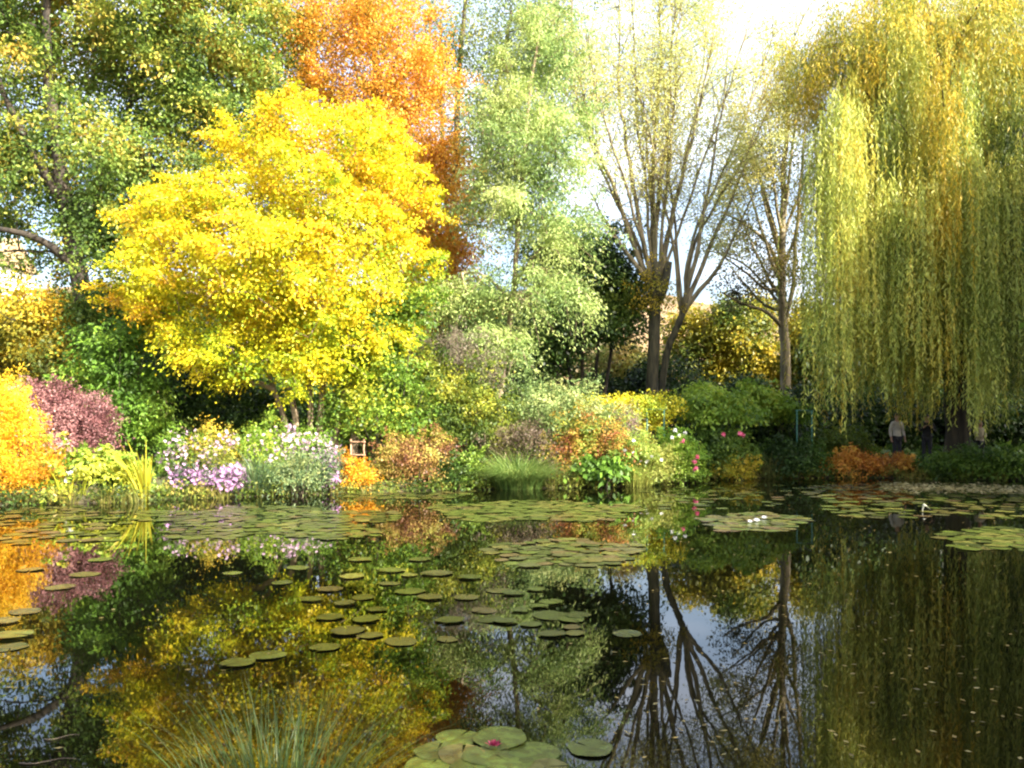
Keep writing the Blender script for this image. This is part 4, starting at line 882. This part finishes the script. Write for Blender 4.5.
near = ((430, 766, 30, 'pale green lily pad, frontmost of the near cluster'), (458, 738, 22, 'grey green lily pad at left top of the near cluster'), (437, 751, 24, 'bright yellow green lily pad at left of the near cluster'), (500, 740, 30, 'long two toned lily pad at the back of the near cluster'),
        (462, 756, 26, 'large pale lily pad with turned up front edge in the near cluster'), (486, 757, 25, 'green lily pad beside the dark red flower'), (530, 754, 30, 'broad green lily pad right of the red flower'), (509, 764, 25, 'lily pad with a pale scratch right below the red flower'),
        (590, 749, 24, 'dull separate lily pad right of the near cluster, sprig upon it'), (475, 768, 26, 'lily pad cut by the lower picture edge below the red flower'), (545, 768, 22, 'brownish lily pad at lower right of the near cluster'))
for px, py, hw, lb in near:
    q = wat(px, py); put(*q, hw / F * q[1], lb, None, [1, 2, 5, 1, 2, 3][len(pads) % 6], .35)
for px, py, hw in ((12, 636, 20), (10, 648, 16), (25, 612, 15), (5, 622, 14), (60, 588, 14), (85, 575, 14), (30, 570, 13), (100, 560, 12)):
    q = wat(px, py); put(*q, hw / F * q[1], 'dull brown lily pad floating in the left brown reflection', 'lily pads in the left brown reflection', pick(BROWN), .6)
patch(485, 540, 640, 567, 100, .10, .17, 'small dull olive lily pad packed in the middle brown raft', BROWN, .72)
patch(700, 513, 805, 532, 90, .12, .19, 'small yellowish lily pad packed in the raft with white flowers', [1, 2, 2, 4, 2, 2, 2, 4], .70)
patch(940, 528, 1060, 552, 110, .13, .2, 'small green lily pad packed in the raft at the right edge', FRESHW, .70)
patch(430, 501, 640, 522, 190, .14, .21, 'small fresh green lily pad packed in the bright raft before the grass mound', FRESHW, .72)
patch(140, 506, 400, 540, 270, .12, .2, 'small olive lily pad packed in the broad raft before the asters', OLIVE, .75, .45)
patch(-30, 506, 140, 545, 60, .13, .2, 'small lily pad drifting in the orange reflection near the left bank', BROWN, .9)
patch(800, 480, 1080, 520, 260, .13, .2, 'small pale lily pad drifting in the shade before the willow', [1, 2, 2, 3, 1, 2, 2, 3], .8)
patch(330, 484, 480, 500, 60, .13, .19, 'small yellow lily pad drifting in the shallows under the russet shrub', [1, 2, 2, 4, 2, 2, 1, 4], .8)
patch(640, 480, 800, 512, 70, .12, .18, 'small lily pad drifting in the dark water below the roses', OLIVE, .9)
patch(230, 545, 420, 640, 3, .11, .17, 'olive round lily pad floating in the scattered middle group', OLIVE, 1.1)
area = np.array([p[2] ** 2 / p[1] ** 3 for p in pads]); order = np.argsort(-area)
rest = Soup()
for rank, i in enumerate(order):
    x, y, r, lb, gr_, ci = pads[i]; z = .004 + rng.uniform(0, .016); rz = rng.uniform(0, 6.28)
    if rank < 295:
        o = bpy.data.objects.new('lily_pad', pad_mesh[ci]); COL.objects.link(o); o.location = (x, y, z); o.rotation_euler = (rng.normal() * .012, rng.normal() * .012, rz); o.scale = (r, r * rng.uniform(.9, 1.05), r)
        tag(o, lb, 'lily pad', gr_ or 'lily pads near the camera')
    else:
        V, Q, rad = PAD_GEO[ci]; c, s_ = math.cos(rz), math.sin(rz); Vw = np.stack([x + r * (V[:, 0] * c - V[:, 1] * s_), y + r * (V[:, 0] * s_ + V[:, 1] * c), z + r * V[:, 2]], 1)
        Qf = np.array(Q); Qf = np.where(np.arange(4)[None] == 3, Qf[:, 3:4], Qf)
        n0 = len(V); tri = Qf[:, 2] == Qf[:, 3]
        Qf = Qf[~tri]; ctr = Vw[0]
        # inner ring squeezed to the middle instead of triangles
        k = 22; V2 = np.concatenate([Vw[1:], np.repeat(Vw[:1], k, 0) + (Vw[1:1 + k] - Vw[:1]) * .02]); Q2 = [(a0 - 1, b0 - 1, c0 - 1, d0 - 1) for a0, b0, c0, d0 in Qf] + [(44 + j, j, j + 1, 45 + j) for j in range(k - 1)]
        rest.add(V2, Q2, np.array(PADC[ci]) * .85 * rng.uniform(.8, 1.2))
if rest.n: tag(rest.build('lily_pad_mat', M_PAD), 'far lily pads crowding the rafts too small to tell apart', 'lily pads', None, 'stuff')
print('pads', len(pads))

# water lily flowers
def lily_flower(px, py, size, stops, label, group=None):
    q = wat(px, py); root = thing('water_lily', (q[0], q[1], .02), label, 'flower', group)
    for ring, (n, tilt, k) in enumerate(((8, .35, 1.), (7, .8, .85), (5, 1.2, .65))):
        s = Soup(); a_ = np.arange(n) * 2 * np.pi / n + ring * .4; ax = np.stack([np.cos(a_) * math.cos(tilt), np.sin(a_) * math.cos(tilt), np.full(n, math.sin(tilt))], 1)
        nr = np.stack([-np.cos(a_) * math.sin(tilt), -np.sin(a_) * math.sin(tilt), np.full(n, math.cos(tilt))], 1)
        leaves(s, np.array([q[0], q[1], .03]) + ax * size * k * .5, ax, nr, size * k, size * k * .45, pal(rng.random(n), stops)); s.build('petal', M_PETAL, root)
lily_flower(494, 751, .055, [(.16, .01, .04), (.30, .03, .08), (.36, .07, .12)], 'dark red water lily flower on the near pad cluster')
lily_flower(757, 523, .09, WHITE, 'white water lily at right of the raft pair', 'white water lilies'); lily_flower(764, 520, .085, WHITE, 'upright white water lily nearest the right of the raft', 'white water lilies'); lily_flower(750, 524, .075, WHITE, 'smallest white water lily, left on the yellowish raft', 'white water lilies')
# pale curled leaf standing out of the water
q = wat(925, 512); s = Soup(); cr = thing('curled_leaf', (q[0], q[1], 0), 'pale curled lily leaf standing up out of the dark water', 'leaf')
f = np.linspace(0, 1, 7); P = np.stack([q[0] - .05 + .16 * f ** 1.6, np.full(7, q[1]), .17 * np.sin(np.minimum(1, f * 1.5) * 1.57) * (1 - .75 * f ** 2) + .01], 1); wv_ = .05 * np.sin(np.pi * np.clip(f + .12, 0, 1))[:, None] + .012
s.add(np.concatenate([P - np.array([.3, 1, 0]) * wv_, P + np.array([.1, 1, .6]) * wv_]), [(i, i + 1, 8 + i, 7 + i) for i in range(6)], np.array((.40, .40, .32))); s.build('leaf_blade', M_PETAL, cr)

# fallen leaves on the water
s = Soup(); n = 750; px = rng.uniform(600, 1040, n); py = 490 + 270 * rng.random(n) ** 3.2; k = rng.random(n) < .25; px[k] = rng.uniform(0, 1024, k.sum())
dd = F * H / (py - YH); P = np.c_[(px - 512) / F * dd, dd, np.full(n, .006)]; P = P[pond_sd(P[:, :2]) < -.1]
ax = rng.normal(size=P.shape); ax[:, 2] = 0; nr = np.tile(np.array([0, 0, 1.]), (len(P), 1)) + rng.normal(size=P.shape) * .12
leaves(s, P + np.array([0, 0, .004]), ax, nr, .052, .024, pal(rng.random(len(P)), [(.08, .07, .03), (.2, .15, .05), (.32, .23, .07), (.3, .26, .11)]))
# pale drift along the far right shore
n = 1200; px = rng.uniform(880, 1060, n); py = 483 + 11 * np.clip(rng.normal(size=n) * .22 + .5 + (px - 960) / 500, 0, 1); dd = F * H / (py - YH); P = np.c_[(px - 512) / F * dd, dd, np.full(n, .008)]; P = P[pond_sd(P[:, :2]) < -.05]
ax = rng.normal(size=P.shape); ax[:, 2] *= .1; nr = np.tile(np.array([0, 0, 1.]), (len(P), 1)) + rng.normal(size=P.shape) * .3
leaves(s, P + np.array([0, 0, .01]), ax, nr, .13, .06, pal(rng.random(len(P)), [(.24, .20, .08), (.42, .36, .16), (.52, .46, .25)]))
tag(s.build('fallen_leaves', M_LEAF), 'fallen leaves floating on the pond', 'leaves', None, 'stuff')

# near bank: thin grasses rising into the lower left of the view, and floating twigs
grass_tuft('rush_clump', 275, 4.0, 'thin green rushes rising from the near bank at lower left', 420, .72, .85, .005, [(.03, .065, .02), (.06, .105, .025), (.13, .13, .035)], .36, None, -.02, (0, 0), 'plant', .5)
for px, py, L, rz, lb in ((48, 762, .30, .3, 'longer pale twig floating in the lower left corner'), (62, 738, .2, .5, 'shorter pale twig floating above the other in the lower left')):
    q = wat(px, py); V, Fc = [], []; f = np.linspace(-1, 1, 7); dv = np.array([math.cos(rz), math.sin(rz), 0])
    p = np.array([q[0], q[1], .006]) + f[:, None] * dv * L / 2 + np.c_[np.zeros(7), .02 * np.sin(f * 4), np.zeros(7)]; tube_into(V, Fc, p, np.linspace(.0045, .002, 7), 6)
    tr = thing('twig', (q[0], q[1], 0), lb, 'twig'); raw_mesh('stem', V, Fc, M_BARK, tr)
